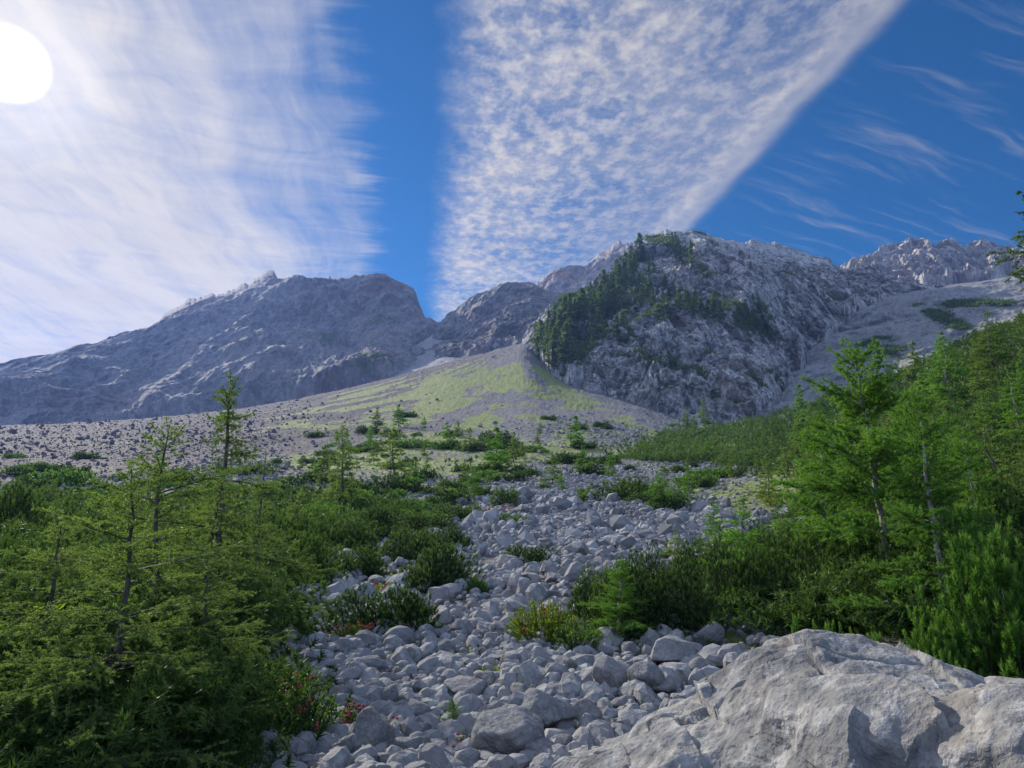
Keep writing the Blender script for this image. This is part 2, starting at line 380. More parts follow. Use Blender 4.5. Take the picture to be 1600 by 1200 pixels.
def blobs(px, py, L):
    g = 0
    for (x, y, sx_, sy_, am, *rot) in L:
        dx, dy = px - x, py - y
        if rot:
            c, s = math.cos(rad(rot[0])), math.sin(rad(rot[0])); dx, dy = dx * c + dy * s, -dx * s + dy * c
        g = g + am * np.exp(-0.5 * ((dx / sx_) ** 2 + (dy / sy_) ** 2))
    return g
GRASS = [(770, 590, 110, 26, 1.0), (700, 615, 150, 20, 0.9), (600, 615, 90, 12, 0.55), (800, 640, 120, 14, 0.45), (930, 620, 70, 14, 0.55, 25), (960, 640, 70, 12, 0.4, 25),
         (640, 690, 140, 26, 0.95), (560, 640, 60, 8, 0.5), (760, 705, 120, 20, 0.7), (680, 745, 120, 30, 0.6), (560, 720, 80, 20, 0.5), (450, 665, 70, 8, 0.35), (220, 700, 120, 8, 0.3), (60, 730, 60, 8, 0.3),
         (980, 720, 90, 22, 0.5), (1130, 700, 80, 14, 0.5), (1060, 760, 80, 14, 0.4), (1250, 780, 60, 20, 1.1), (1400, 700, 160, 120, 0.9), (1550, 700, 150, 200, 0.9),
         (450, 830, 120, 60, 0.6), (620, 840, 100, 40, 0.5), (100, 900, 160, 120, 0.8), (200, 1150, 200, 80, 0.8), (1100, 950, 140, 60, 0.7), (1300, 900, 150, 100, 0.8),
         (560, 1025, 40, 12, 0.5), (860, 1000, 50, 25, 0.7)]
def make_ground():
    a_in = np.linspace(rad(-44), rad(44), 900)
    a_l = np.linspace(rad(-180), rad(-44), 50)[:-1]; a_r = np.linspace(rad(44), rad(180), 50)[1:]
    A = np.concatenate([a_l, a_in, a_r])
    R = np.concatenate([np.exp(np.linspace(math.log(0.4), math.log(462), 560)), np.exp(np.linspace(math.log(470), math.log(2150), 16))])
    a, r = np.meshgrid(A, R, indexing='ij')
    X, Y = r * np.sin(a), r * np.cos(a); Z = ground_z(X, Y)
    # stony micro relief, finer than the loose stones
    q = st(X, Y, 0 * X)
    Z = Z + sstep(r, 60, 120) * 0.0012 * np.minimum(r, 460) * fbm(q * 0.9, 3, 0.6)
    px, py = proj(X, Y, Z)
    g = np.minimum(blobs(px, py, GRASS), 1.15)
    ap = P(822, 532, 452)
    ang = np.arctan2(X - ap[0], ap[1] - Y); dd = np.hypot(X - ap[0], Y - ap[1])
    ang = ang + 0.10 * fbm(st(X * 0.02, Y * 0.02, 0 * X + 8), 3); fl = fbm(st(ang * 11, dd * 0.012, 0 * dd + 3), 5, 0.6); fl2 = fbm(st(X * 0.04, Y * 0.04, 0 * X), 5, 0.6)
    far = sstep(r, 90, 200)
    g = g * 0.62 + far * (fl * 2.3 + fl2 * 1.3 - 0.02) + (1 - far) * fl2 * 0.9
    # the dry stone runnels down the fan
    for x0, y0, x1, y1, w_ in ((800, 610, 900, 655, 7), (835, 560, 1000, 650, 10), (880, 590, 1060, 665, 14)):
        t = np.clip(((px - x0) * (x1 - x0) + (py - y0) * (y1 - y0)) / ((x1 - x0) ** 2 + (y1 - y0) ** 2), 0, 1)
        d = np.hypot(px - x0 - t * (x1 - x0), (py - y0 - t * (y1 - y0)) * 1.4)
        g = g - 0.5 * np.exp(-(d / w_) ** 2) * (r > 150)
    g = g - 0.9 * sstep(r, 375, 445) - 0.45 * (1 - sstep(px, 330, 470)) * far
    V = np.stack([X, Y, Z], -1).reshape(-1, 3)
    m, N, b = new_mat('ground_cover')
    p = N.add('ShaderNodeTexCoord').outputs['Object']
    cd = N.vmath('LENGTH', p)
    s_near, s_far = N.noise(p, 9, 6, 0.7), N.noise(p, 0.8, 7, 0.72)
    v1 = N.voro(p, 3.0, out='Color'); v2 = N.voro(p, 1.1, out='Color'); ve = N.voro(p, 1.1, 'DISTANCE_TO_EDGE')
    sp1 = N.add('ShaderNodeSeparateXYZ'); N.l.new(v1, sp1.inputs[0]); sp2 = N.add('ShaderNodeSeparateXYZ'); N.l.new(v2, sp2.inputs[0])
    tone = N.math('ADD', N.math('MULTIPLY', sp1.outputs[0], 0.4), N.math('ADD', N.math('MULTIPLY', sp2.outputs[0], 0.3), N.math('MULTIPLY', s_far, 0.4)), clamp=True)
    st_c = N.mix(tone, (0.05, 0.05, 0.055), (0.23, 0.225, 0.23))
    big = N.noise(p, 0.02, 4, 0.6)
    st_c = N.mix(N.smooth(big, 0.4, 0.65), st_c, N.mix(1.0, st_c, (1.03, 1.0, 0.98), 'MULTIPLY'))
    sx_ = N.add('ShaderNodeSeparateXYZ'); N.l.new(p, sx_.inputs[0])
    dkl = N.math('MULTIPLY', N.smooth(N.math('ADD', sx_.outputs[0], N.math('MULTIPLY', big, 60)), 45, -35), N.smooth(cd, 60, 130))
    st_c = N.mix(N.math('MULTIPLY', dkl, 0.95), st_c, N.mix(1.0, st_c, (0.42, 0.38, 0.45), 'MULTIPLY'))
    gr = N.mix(N.smooth(s_far, 0.35, 0.65), (0.12, 0.155, 0.05), (0.25, 0.275, 0.10))
    gr = N.mix(N.smooth(N.noise(p, 0.25, 5, 0.65), 0.55, 0.75), gr, (0.10, 0.13, 0.04))
    dirt = N.mix(s_near, (0.06, 0.055, 0.045), (0.15, 0.135, 0.11))
    gm = N.smooth(N.math('ADD', attr(N, 'grass'), N.math('MULTIPLY', N.math('SUBTRACT', s_far, 0.5), 0.9)), 0.36, 0.58)
    near = N.smooth(cd, 25, 80)
    under = N.mix(near, N.mix(0.35, dirt, gr), gr)
    stone = N.mix(N.smooth(cd, 14, 50), N.mix(0.55, st_c, dirt), st_c)
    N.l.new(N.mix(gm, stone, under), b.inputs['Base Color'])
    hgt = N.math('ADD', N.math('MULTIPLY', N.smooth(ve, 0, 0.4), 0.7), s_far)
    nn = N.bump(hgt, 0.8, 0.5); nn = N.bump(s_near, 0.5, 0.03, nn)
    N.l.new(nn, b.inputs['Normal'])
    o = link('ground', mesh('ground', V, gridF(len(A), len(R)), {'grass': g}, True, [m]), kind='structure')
    o['label'] = 'stony ground rising into a grassy scree cone'
    return o
make_ground()

# ------------------------------------------------------------------ mountains: built from contour lines (photo x, row, distance in m)
def smooth1(v, n):
    n |= 1; k = np.hanning(n + 2)[1:-1]; k /= k.sum(); return np.convolve(np.pad(v, n // 2, 'edge'), k, 'valid')
def mountain(name, lines, nu, nv, mat, label, amp=20, freq=0.01, taper=0.25, ridge_amp=3.0, aniso=(1, 1, 0.45), tilt=0.0,
             veg=None, vegn=0.6, seed=0, back=350, fine=1.0, steps=0.0, rise=None):
    azs = [ptan([p[0] for p in L], [p[1] for p in L]) for L in lines]
    a0 = max(a[0][0] for a in azs); a1 = min(a[0][-1] for a in azs)
    A = np.linspace(a0, a1, nu)
    Tn = [np.interp(A, a, t) for a, t in azs]; Dn = [np.interp(A, a, [p[2] for p in L]) for (a, t), L in zip(azs, lines)]
    Dn = [smooth1(d, nu // 14) for d in Dn]; Tn[:-1] = [smooth1(t, nu // 30) for t in Tn[:-1]]
    H = np.array([t * d for t, d in zip(Tn, Dn)]); D = np.array(Dn)          # heights and distances
    Hb = np.vstack([H[0] - 60, H, H[-1] - back * 0.5 if rise is None else Tn[-1] * rise * (D[-1] + back)]); Db = np.vstack([D[0] - 20, D, D[-1] + back])
    n = len(Hb)
    # resample between the contours, keeping most rows on the visible face
    seg = np.concatenate([np.linspace(0, 1, 8)[:-1], np.linspace(1, n - 2, nv), np.linspace(n - 2, n - 1, 24)[1:]])
    i = np.clip(seg.astype(int), 0, n - 2); f = (seg - i)[:, None]
    def cr(M):
        p0, p1, p2, p3 = M[np.maximum(i - 1, 0)], M[i], M[i + 1], M[np.minimum(i + 2, n - 1)]
        lin = p1 * (1 - f) + p2 * f
        c = 0.5 * ((2 * p1) + (-p0 + p2) * f + (2 * p0 - 5 * p1 + 4 * p2 - p3) * f ** 2 + (-p0 + 3 * p1 - 3 * p2 + p3) * f ** 3)
        edge = ((i == 0) | (i >= n - 2))[:, None]
        return np.where(edge, lin, 0.25 * c + 0.75 * lin)
    Z, R = cr(Hb), cr(Db)
    a = A[None, :] + 0 * Z
    X, Y = R * np.sin(a), R * np.cos(a)
    vv = (seg[:, None] - 1) / (n - 3)                    # 0 at base, 1 at ridge
    # along the face the relief runs down the slope
    s_ = a * R.mean(); ct, sn = math.cos(tilt), math.sin(tilt)
    q = st((s_ * ct + Z * sn) * aniso[0], R * aniso[1], (Z * ct - s_ * sn) * aniso[2]) * freq + seed
    warp = fbm(q * 0.8 + 5, 3)
    q2 = q + 0.45 * st(warp, warp, -warp)
    big = fbm(q2, 2, 0.5, True); mid = fbm(q2 * 3.1 + 3, 3, 0.55, True); sm = fbm(q2 * 13 + 7, 3, 0.6, True)
    crag = fbm(q2 * 6 + 11, 4, 0.6)
    disp = amp * (big * 0.62 + mid * 0.30 * fine + sm * 0.085 * fine + 0.16 * crag * fine)
    if steps: 
        ph = (Z * 0.9 + s_ * 0.45) * steps + 2.2 * warp * 2
        disp = disp + amp * 0.10 * (np.abs((ph % 1.0) - 0.5) * 2) ** 0.5
    # keep the skyline where it is, only roughened
    wr = 1 - (1 - taper) * sstep(vv, 0.80, 1.0)
    un = np.linspace(0, 1, nu)[None, :]; wr = wr * (0.25 + 0.75 * sstep(un, 0, 0.12))
    disp = disp * wr
    R2 = R - disp
    jag = 0.6 * fbm(st(s_ * freq * 3.5, 0 * s_ + seed, 0 * s_), 4, 0.62, True) + 1.3 * fbm(st(s_ * freq * 8, 0 * s_ + seed, 0 * s_ + 4), 4, 0.6)+ 0.3
    Z2 = Z + disp * 0.25 * (1 - sstep(vv, 0.75, 1)) + ridge_amp * (jag - 0.35) * sstep(vv, 0.82, 1.0)
    X, Y = R2 * np.sin(a), R2 * np.cos(a)
    px, py = proj(X, Y, Z2)
    v = np.zeros_like(Z)
    if veg is not None:
        # plants hold on the ledges: where the face is less steep
        dz = np.gradient(Z2, axis=0); dr = np.gradient(R2, axis=0)
        flat = sstep(dr / np.maximum(np.hypot(dz, dr), 1e-6), 0.25, 0.8)
        v = blobs(px, py, veg) + vegn * fbm(q2 * 3.3 + 20, 4, 0.6) + 0.35 * (flat - 0.5)
    V = np.stack([X, Y, Z2], -1).reshape(-1, 3)
    Fq = gridF(V.shape[0] // nu, nu)[:, ::-1]
    o = link(name, mesh(name, V, Fq, {'veg': v.ravel()}, True, [mat]), kind='structure', label=label)
    return dict(V=np.stack([X, Y, Z2], -1), px=px, py=py, v=v, A=A, rows=len(seg))

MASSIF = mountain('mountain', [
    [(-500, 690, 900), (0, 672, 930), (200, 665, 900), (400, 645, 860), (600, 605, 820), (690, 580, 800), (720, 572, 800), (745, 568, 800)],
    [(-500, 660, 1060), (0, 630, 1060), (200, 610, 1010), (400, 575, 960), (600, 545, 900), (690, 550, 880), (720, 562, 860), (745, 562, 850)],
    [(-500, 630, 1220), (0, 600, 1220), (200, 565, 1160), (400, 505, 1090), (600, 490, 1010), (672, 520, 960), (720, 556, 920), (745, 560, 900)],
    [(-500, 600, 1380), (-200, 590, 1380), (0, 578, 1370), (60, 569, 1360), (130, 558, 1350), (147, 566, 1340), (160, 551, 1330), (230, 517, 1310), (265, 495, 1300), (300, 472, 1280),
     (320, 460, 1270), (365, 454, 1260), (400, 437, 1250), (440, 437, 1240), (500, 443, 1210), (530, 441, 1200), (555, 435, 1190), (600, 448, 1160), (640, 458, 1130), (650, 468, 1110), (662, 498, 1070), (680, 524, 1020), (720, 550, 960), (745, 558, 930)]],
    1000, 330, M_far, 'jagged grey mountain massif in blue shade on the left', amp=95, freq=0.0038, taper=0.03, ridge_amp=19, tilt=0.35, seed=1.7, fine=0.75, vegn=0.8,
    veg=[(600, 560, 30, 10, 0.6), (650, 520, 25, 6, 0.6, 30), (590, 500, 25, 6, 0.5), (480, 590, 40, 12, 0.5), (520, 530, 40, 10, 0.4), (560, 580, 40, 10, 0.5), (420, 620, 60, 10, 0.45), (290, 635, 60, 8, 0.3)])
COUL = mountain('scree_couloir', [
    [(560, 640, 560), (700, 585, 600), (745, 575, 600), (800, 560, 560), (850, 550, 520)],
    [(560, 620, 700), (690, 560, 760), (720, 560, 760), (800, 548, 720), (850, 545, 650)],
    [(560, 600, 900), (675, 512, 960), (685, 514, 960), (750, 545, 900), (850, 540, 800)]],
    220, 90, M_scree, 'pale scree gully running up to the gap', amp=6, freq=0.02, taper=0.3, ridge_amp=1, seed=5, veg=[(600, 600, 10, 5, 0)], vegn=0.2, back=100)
MID = mountain('mountain', [
    [(655, 590, 760), (700, 580, 760), (760, 570, 740), (830, 560, 700), (900, 560, 700), (960, 560, 700)],
    [(655, 560, 880), (690, 535, 880), (760, 515, 850), (830, 505, 820), (900, 505, 820), (960, 500, 820)],
    [(655, 540, 1000), (680, 515, 1000), (700, 498, 990), (740, 468, 980), (770, 455, 970), (800, 448, 960), (835, 449, 960), (852, 462, 960), (900, 470, 960), (960, 470, 960)]],
    420, 230, M_far, 'rounded grey mountain behind the top of the scree cone', amp=45, freq=0.007, taper=0.15, ridge_amp=8, seed=8.1, tilt=0.5, veg=[(820, 490, 30, 8, 0.45, 20), (800, 520, 30, 6, 0.3), (850, 500, 20, 8, 0.4)], vegn=0.55)
RED = mountain('mountain', [
    [(780, 560, 1000), (840, 540, 1000), (900, 520, 1000), (1080, 500, 1000)],
    [(780, 520, 1100), (840, 490, 1100), (900, 470, 1100), (1080, 440, 1100)],
    [(780, 480, 1250), (825, 455, 1240), (850, 438, 1230), (880, 425, 1220), (915, 416, 1210), (940, 402, 1200), (955, 388, 1200), (970, 382, 1200), (995, 386, 1200), (1020, 375, 1200), (1080, 372, 1200)]],
    420, 200, M_red, 'reddish rocky ridge behind the wooded cliff', amp=50, freq=0.007, taper=0.15, ridge_amp=12, seed=12.4, veg=[(900, 450, 10, 5, 0)], vegn=0.4)
CLIFF = mountain('cliff', [
    [(790, 575, 430), (835, 556, 430), (870, 580, 395), (950, 622, 375), (1000, 645, 365), (1090, 680, 345), (1160, 682, 350), (1215, 655, 390), (1245, 610, 450), (1275, 560, 520), (1330, 505, 610), (1400, 480, 690), (1480, 474, 740)],
    [(790, 572, 440), (835, 545, 450), (880, 560, 425), (950, 560, 420), (1000, 560, 410), (1090, 570, 400), (1160, 585, 405), (1215, 590, 430), (1245, 560, 480), (1275, 520, 550), (1330, 480, 640), (1400, 466, 710), (1480, 472, 750)],
    [(790, 570, 450), (835, 530, 468), (880, 515, 470), (950, 490, 480), (1000, 487, 480), (1090, 492, 465), (1160, 505, 470), (1215, 525, 490), (1245, 510, 530), (1275, 485, 580), (1330, 460, 660), (1400, 458, 725), (1480, 470, 760)],
    [(790, 569, 460), (835, 518, 490), (880, 500, 515), (950, 460, 540), (1000, 430, 545), (1090, 430, 530), (1160, 440, 540), (1215, 455, 560), (1245, 450, 600), (1275, 445, 620), (1330, 442, 690), (1400, 453, 740), (1480, 469, 770)],
    [(790, 570, 470), (833, 530, 505), (850, 515, 520), (870, 496, 545), (895, 476, 560), (920, 462, 575), (960, 432, 590), (985, 405, 595), (1005, 376, 600), (1040, 362, 600), (1070, 366, 600), (1105, 368, 605), (1140, 378, 615), (1165, 383, 630), (1175, 378, 660), (1205, 380, 680), (1240, 392, 700),
     (1290, 407, 715), (1320, 425, 730), (1345, 428, 750), (1380, 443, 760), (1430, 456, 775), (1480, 468, 790)]],
    1100, 520, M_cliff, 'sheer grey limestone cliff with trees on its ledges', amp=38, freq=0.012, taper=0.10, ridge_amp=4.5, seed=21.3, tilt=-0.5, aniso=(1, 1, 1.15), fine=0.95, steps=0.03, back=330, rise=0.93,
    veg=[(1020, 480, 150, 16, 0.45, 5), (930, 490, 60, 30, 0.55, -35), (1150, 495, 40, 14, 0.5, 25), (1060, 375, 50, 12, 0.2), (1180, 515, 25, 10, 0.5, 30), (1090, 580, 40, 7, 0.4, 25), (1190, 580, 20, 6, 0.35, 15),
         (1130, 545, 20, 8, 0.35), (1060, 400, 40, 18, 0.35, 40), (1200, 460, 30, 20, 0.2), (1000, 560, 60, 6, 0.4, 15), (920, 560, 30, 8, 0.5, 40), (1120, 620, 50, 5, 0.4, 15), (1250, 430, 60, 5, 0.35, 20), (1040, 600, 12, 25, 0.35, 30), (1110, 430, 60, 8, 0.4, 35), (865, 545, 22, 16, 0.6), (850, 525, 12, 12, 0.5), (1300, 470, 30, 6, 0.3, 20)], vegn=0.95)
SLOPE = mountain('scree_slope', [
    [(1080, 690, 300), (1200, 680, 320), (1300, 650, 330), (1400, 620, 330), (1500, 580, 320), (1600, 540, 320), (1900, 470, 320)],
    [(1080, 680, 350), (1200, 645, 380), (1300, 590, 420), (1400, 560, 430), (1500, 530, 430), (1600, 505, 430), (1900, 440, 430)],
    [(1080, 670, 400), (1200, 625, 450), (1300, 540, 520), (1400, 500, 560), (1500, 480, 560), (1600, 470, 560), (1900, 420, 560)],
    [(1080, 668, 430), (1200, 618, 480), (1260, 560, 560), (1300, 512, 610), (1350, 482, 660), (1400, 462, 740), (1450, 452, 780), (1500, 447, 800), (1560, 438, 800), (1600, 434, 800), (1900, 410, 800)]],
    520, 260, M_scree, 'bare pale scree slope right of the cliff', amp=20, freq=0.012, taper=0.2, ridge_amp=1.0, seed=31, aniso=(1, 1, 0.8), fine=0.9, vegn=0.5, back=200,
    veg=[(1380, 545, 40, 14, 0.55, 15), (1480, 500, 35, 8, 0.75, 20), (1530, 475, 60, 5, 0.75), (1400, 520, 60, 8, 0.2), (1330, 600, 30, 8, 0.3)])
PEAKS = mountain('mountain', [
    [(1280, 480, 1150), (1400, 462, 1150), (1500, 455, 1150), (1600, 450, 1150), (1900, 440, 1150)],
    [(1280, 455, 1250), (1400, 435, 1250), (1500, 430, 1250), (1600, 430, 1250), (1900, 430, 1250)],
    [(1280, 440, 1400), (1335, 424, 1400), (1350, 421, 1400), (1368, 428, 1400), (1382, 406, 1400), (1410, 398, 1400), (1432, 396, 1400), (1452, 388, 1400), (1468, 397, 1400), (1480, 391, 1400), (1493, 393, 1400), (1508, 404, 1400), (1518, 391, 1400),
     (1540, 387, 1400), (1560, 396, 1400), (1580, 406, 1400), (1600, 411, 1400), (1700, 420, 1400), (1900, 425, 1400)]],
    520, 170, M_peak, 'craggy tan peaks far off on the right skyline', amp=70, freq=0.009, taper=0.10, ridge_amp=16, seed=41, fine=1.3, veg=[(1200, 440, 10, 5, 0)], vegn=0.3)

# ------------------------------------------------------------------ rocks
def unit(v): return v / np.maximum(np.linalg.norm(v, axis=-1, keepdims=True), 1e-9)
def ico(sub):
    import bmesh
    bm = bmesh.new(); bmesh.ops.create_icosphere(bm, subdivisions=sub, radius=1)
    V = np.array([v.co[:] for v in bm.verts]); F = np.array([[v.index for v in f.verts] for f in bm.faces]); bm.free()
    return V, F
ICO = {k: ico(k) for k in (1, 2, 3, 4, 5, 6)}
def rock_shape(sub, seed, facets=14, rough=0.05, squash=(1, 0.85, 0.7), soft=0.0):
    """a worn block: a ball cut by random planes, then weathered"""
    r_ = np.random.default_rng(seed); V, F = ICO[sub]
    n = r_.normal(size=(facets, 3)); n /= np.linalg.norm(n, axis=1)[:, None]
    h = r_.uniform(0.45, 0.95, facets)
    d = V @ n.T
    rr = np.where(d > 0.05, h[None] / np.maximum(d, 0.05), 9.0)
    k = 60 - 36 * soft
    rad_ = (np.sum(rr ** -k, 1) + 1.0) ** (-1 / k)          # soft minimum keeps worn edges
    W = V * rad_[:, None]
    W = W * (1 + rough * fbm(V * 1.8 + seed, 3)[:, None] + (rough * 0.8 * fbm(V * 6 + seed, 4, 0.6, True)[:, None] if sub > 3 else 0))
    return W * np.array(squash), F
def rotz(a): c, s = np.cos(a), np.sin(a); return c, s
def rand_rot(n, r_):
    q = r_.normal(size=(n, 4)); q /= np.linalg.norm(q, axis=1)[:, None]; w, x, y, z = q.T
    return np.stack([np.stack([1 - 2 * (y * y + z * z), 2 * (x * y - z * w), 2 * (x * z + y * w)], -1),
                     np.stack([2 * (x * y + z * w), 1 - 2 * (x * x + z * z), 2 * (y * z - x * w)], -1),
                     np.stack([2 * (x * z - y * w), 2 * (y * z + x * w), 1 - 2 * (x * x + y * y)], -1)], 1)

# ---- the great boulder in front: a surface over photo points with distances, closed behind and below
def great_boulder():
    #          x positions along the rock
    xs = [760, 870, 960, 1045, 1130, 1200, 1260, 1330, 1400, 1470, 1540, 1600, 1700, 1850]
    ridge = [1350, 1196, 1156, 1116, 1076, 998, 994, 1010, 1030, 1066, 1088, 1084, 1096, 1120]
    rdist = [4.1, 4.2, 4.3, 4.4, 4.6, 4.7, 4.6, 4.5, 4.4, 4.3, 4.2, 4.1, 4.0, 3.8]
    mid = [1400, 1245, 1175, 1130, 1108, 1064, 1054, 1066, 1090, 1105, 1120, 1120, 1140, 1170]
    mdist = [3.7, 3.75, 3.95, 4.1, 4.05, 3.95, 3.8, 3.65, 3.55, 3.5, 3.4, 3.35, 3.2, 3.1]
    low = [1500, 1330, 1250, 1200, 1165, 1130, 1112, 1130, 1160, 1180, 1185, 1180, 1200, 1230]
    ldist = [3.4, 3.5, 3.45, 3.45, 3.5, 3.35, 3.15, 3.0, 2.9, 2.85, 2.8, 2.75, 2.7, 2.6]
    foot = [1700, 1560, 1520, 1500, 1480, 1460, 1450, 1450, 1450, 1450, 1450, 1450, 1460, 1480]
    fdist = [3.1, 3.1, 3.1, 3.1, 3.15, 3.1, 3.0, 2.88, 2.8, 2.76, 2.7, 2.65, 2.6, 2.5]
    nu = 620
    rows = []
    A = None
    for yy, dd in ((foot, fdist), (low, ldist), (mid, mdist), (ridge, rdist)):
        a, t = ptan(xs, yy)
        if A is None: A = np.linspace(float(ptan(770, 1330)[0]), float(ptan(1840, 1100)[0]), nu)
        T = np.interp(A, a, t); D = np.interp(A, a, dd)
        rows.append((D * np.sin(A), D * np.cos(A), D * T))
    rows = np.array(rows).transpose(0, 2, 1)                           # (4, nu, 3)
    # back of the rock: falls away behind the ridge, then down into the ground
    R = rows[-1]; out = R / np.linalg.norm(R[:, :2], axis=1)[:, None]
    b1 = R + out * 0.55; b1[:, 2] = R[:, 2] - 0.25
    b2 = R + out * 1.2; b2[:, 2] = np.minimum(R[:, 2] - 0.9, -1.6)
    f0 = rows[0].copy(); f0[:, 2] = -2.1
    G = np.concatenate([[f0], rows, [b1], [b2]])
    # taper the two ends into the ground
    n = len(G); nv = 420
    s = np.concatenate([np.linspace(0, 1, 40)[:-1], np.linspace(1, n - 3, nv)[:-1], np.linspace(n - 3, n - 1, 50)])
    i = np.clip(s.astype(int), 0, n - 2); f = (s - i)[:, None, None]
    p0, p1, p2, p3 = G[np.maximum(i - 1, 0)], G[i], G[i + 1], G[np.minimum(i + 2, n - 1)]
    Q = 0.5 * (2 * p1 + (-p0 + p2) * f + (2 * p0 - 5 * p1 + 4 * p2 - p3) * f ** 2 + (-p0 + 3 * p1 - 3 * p2 + p3) * f ** 3)
    Q = 0.55 * Q + 0.45 * (p1 * (1 - f) + p2 * f)
    dv = np.gradient(Q, axis=0); du = np.gradient(Q, axis=1)
    nn = np.cross(du, dv); nn /= np.maximum(np.linalg.norm(nn, axis=2), 1e-9)[..., None]
    # broken limestone: large chipped facets, ledges and fine pitting
    w = fbm(Q * 0.9 + 3, 3)[..., None]
    q = Q + 0.35 * w
    tilt = q @ np.array([[0.85, 0.25, -0.45], [-0.2, 0.9, 0.2], [0.45, -0.1, 0.88]])
    d = 0.03 * fbm(tilt * np.array([1.1, 1.1, 1.6]), 2, 0.4)
    # stepped ledges running across the upper face
    ph = tilt[..., 2] * 3.0 + 0.8 * fbm(tilt * 0.9 + 9, 3)
    fr = ph % 1.0
    stepamp = 0.25 + 0.75 * sstep(fbm(Q * 1.3 + 31, 2), -0.1, 0.35)
    d = d + 0.010 * stepamp * fbm(tilt * np.array([2, 2, 7]) + 2, 3, 0.5, True)
    # fractured faces: continuous chipped planes at three sizes
    r_ = np.random.default_rng(5); flat = (Q + 0.10 * w + 0.012 * fbm(Q * 6, 3)[..., None]).reshape(-1, 3)
    for ns, am in ((26, 0.34), (120, 0.26), (600, 0.14)):
        sites = flat[r_.integers(0, len(flat), ns)]; best = np.full(len(flat), 9.0); size = (3.0 / ns) ** 0.5
        for k in range(ns):
            dd = flat - sites[k]; m_ = (np.abs(dd) < size * 2.6).all(1)
            nd = unit(r_.normal(size=(5, 3)) * np.array([1, 1, 0.8])); hk = (dd[m_] @ nd.T).max(1) + r_.uniform(-.25, .25) * size
            best[m_] = np.minimum(best[m_], hk)
        best = np.where(best > 8, size, best)
        d = d - am * np.clip(best, -size, size * 1.2).reshape(Q.shape[:2]) + am * size * 0.3
    d = d + 0.006 * fbm(Q * 9, 5, 0.65, True) + 0.022 * fbm(Q * np.array([5, 5, 9]) + 4, 6, 0.62)
    pit = fbm(Q * 26, 3, 0.6); d = d - 0.008 * sstep(pit, 0.2, 0.45) * sstep(fbm(Q * 1.7 + 3, 3), -0.05, 0.25)
    # a few open cracks
    for ax, off, fz in ((0, 1.55, 2.0), (0, 2.35, 1.4), (1, 3.75, 1.7)):
        c = np.abs(tilt[..., ax] - off + 0.22 * fbm(Q * fz + ax * 7, 4)); d = d - 0.05 * np.exp(-(c / 0.012) ** 2)
    ridge_w = 1 - 0.45 * np.exp(-((s[:, None] - 4) / 0.25) ** 2)
    Q = Q - nn * (d * ridge_w)[..., None] * (-1)
    V = Q.reshape(-1, 3)
    link('great_boulder', mesh('great_boulder', V, gridF(Q.shape[0], nu)[:, ::-1], None, True, [M_hero]),
         label='huge pale weathered limestone boulder filling the lower right corner', category='boulder')
great_boulder()

# ---- individual boulders, measured in the photograph (x, y of centre, width, height in photo pixels)
BOUL = [(580, 1151, 56, 64), (537, 1176, 50, 46), (527, 1089, 38, 30), (604, 1087, 32, 38), (647, 1108, 42, 38), (602, 1063, 32, 24), (698, 1029, 50, 28),
 (670, 1018, 26, 22), (636, 1027, 30, 30), (640, 1172, 52, 36), (683, 1166, 32, 30), (711, 1172, 38, 30), (655, 1140, 44, 26), (794, 1160, 95, 78), (857, 1121, 86, 76),
 (732, 1080, 75, 36), (760, 1063, 45, 24), (797, 1035, 42, 30), (812, 1085, 50, 28), (917, 1117, 46, 40), (955, 1057, 50, 56), (1010, 1066, 56, 46), (1048, 1022, 80, 60), (1112, 996, 46, 38),
 (1105, 1046, 46, 30), (775, 1029, 30, 22), (891, 1040, 26, 30), (722, 980, 38, 28), (692, 988, 26, 20), (792, 928, 25, 20), (816, 956, 38, 22), (857, 932, 45, 22), (902, 860, 46, 30),
 (885, 873, 26, 22), (908, 879, 24, 22), (884, 894, 24, 20), (940, 864, 26, 20), (499, 930, 24, 20), (574, 913, 18, 14), (643, 924, 16, 12), (456, 1061, 36, 24), (445, 1027, 34, 22), (482, 1029, 42, 28),
 (527, 1017, 44, 28), (576, 1035, 32, 24), (350, 1165, 26, 22), (1075, 1050, 36, 22), (870, 1075, 34, 26), (985, 1015, 28, 22), (840, 1010, 26, 20), (770, 985, 26, 20), (745, 1000, 24, 16),
 (492, 1062, 30, 24), (470, 1090, 28, 20), (560, 1075, 26, 20), (620, 1055, 22, 18), (880, 1170, 40, 26), (760, 1120, 30, 24), (700, 1108, 34, 22), (930, 1085, 34, 24), (1040, 1075, 40, 22),
 (975, 1095, 38, 20), (830, 1185, 70, 34), (755, 1188, 34, 24), (600, 1192, 40, 22), (500, 1185, 34, 24), (985, 1040, 24, 22), (912, 1060, 30, 26), (850, 1045, 26, 22), (1240, 800, 34, 18), (1260, 812, 26, 14), (1215, 804, 22, 12),
 (1150, 1020, 26, 20), (880, 915, 26, 16), (915, 905, 26, 18), (860, 905, 24, 16), (840, 925, 22, 14), (735, 940, 20, 14), (700, 945, 22, 14)]
THINGS = []      # (object, kind, px, py, size) collected for labelling
protos = [rock_shape(4, 100 + k, 9 + k % 5, 0.04, (1, random.uniform(.75, .95), random.uniform(.62, .85)), soft=(k % 3) * 0.3) for k in range(14)]
proto_me = [mesh('boulder', V, F, None, False, [M_boulder]) for V, F in protos]
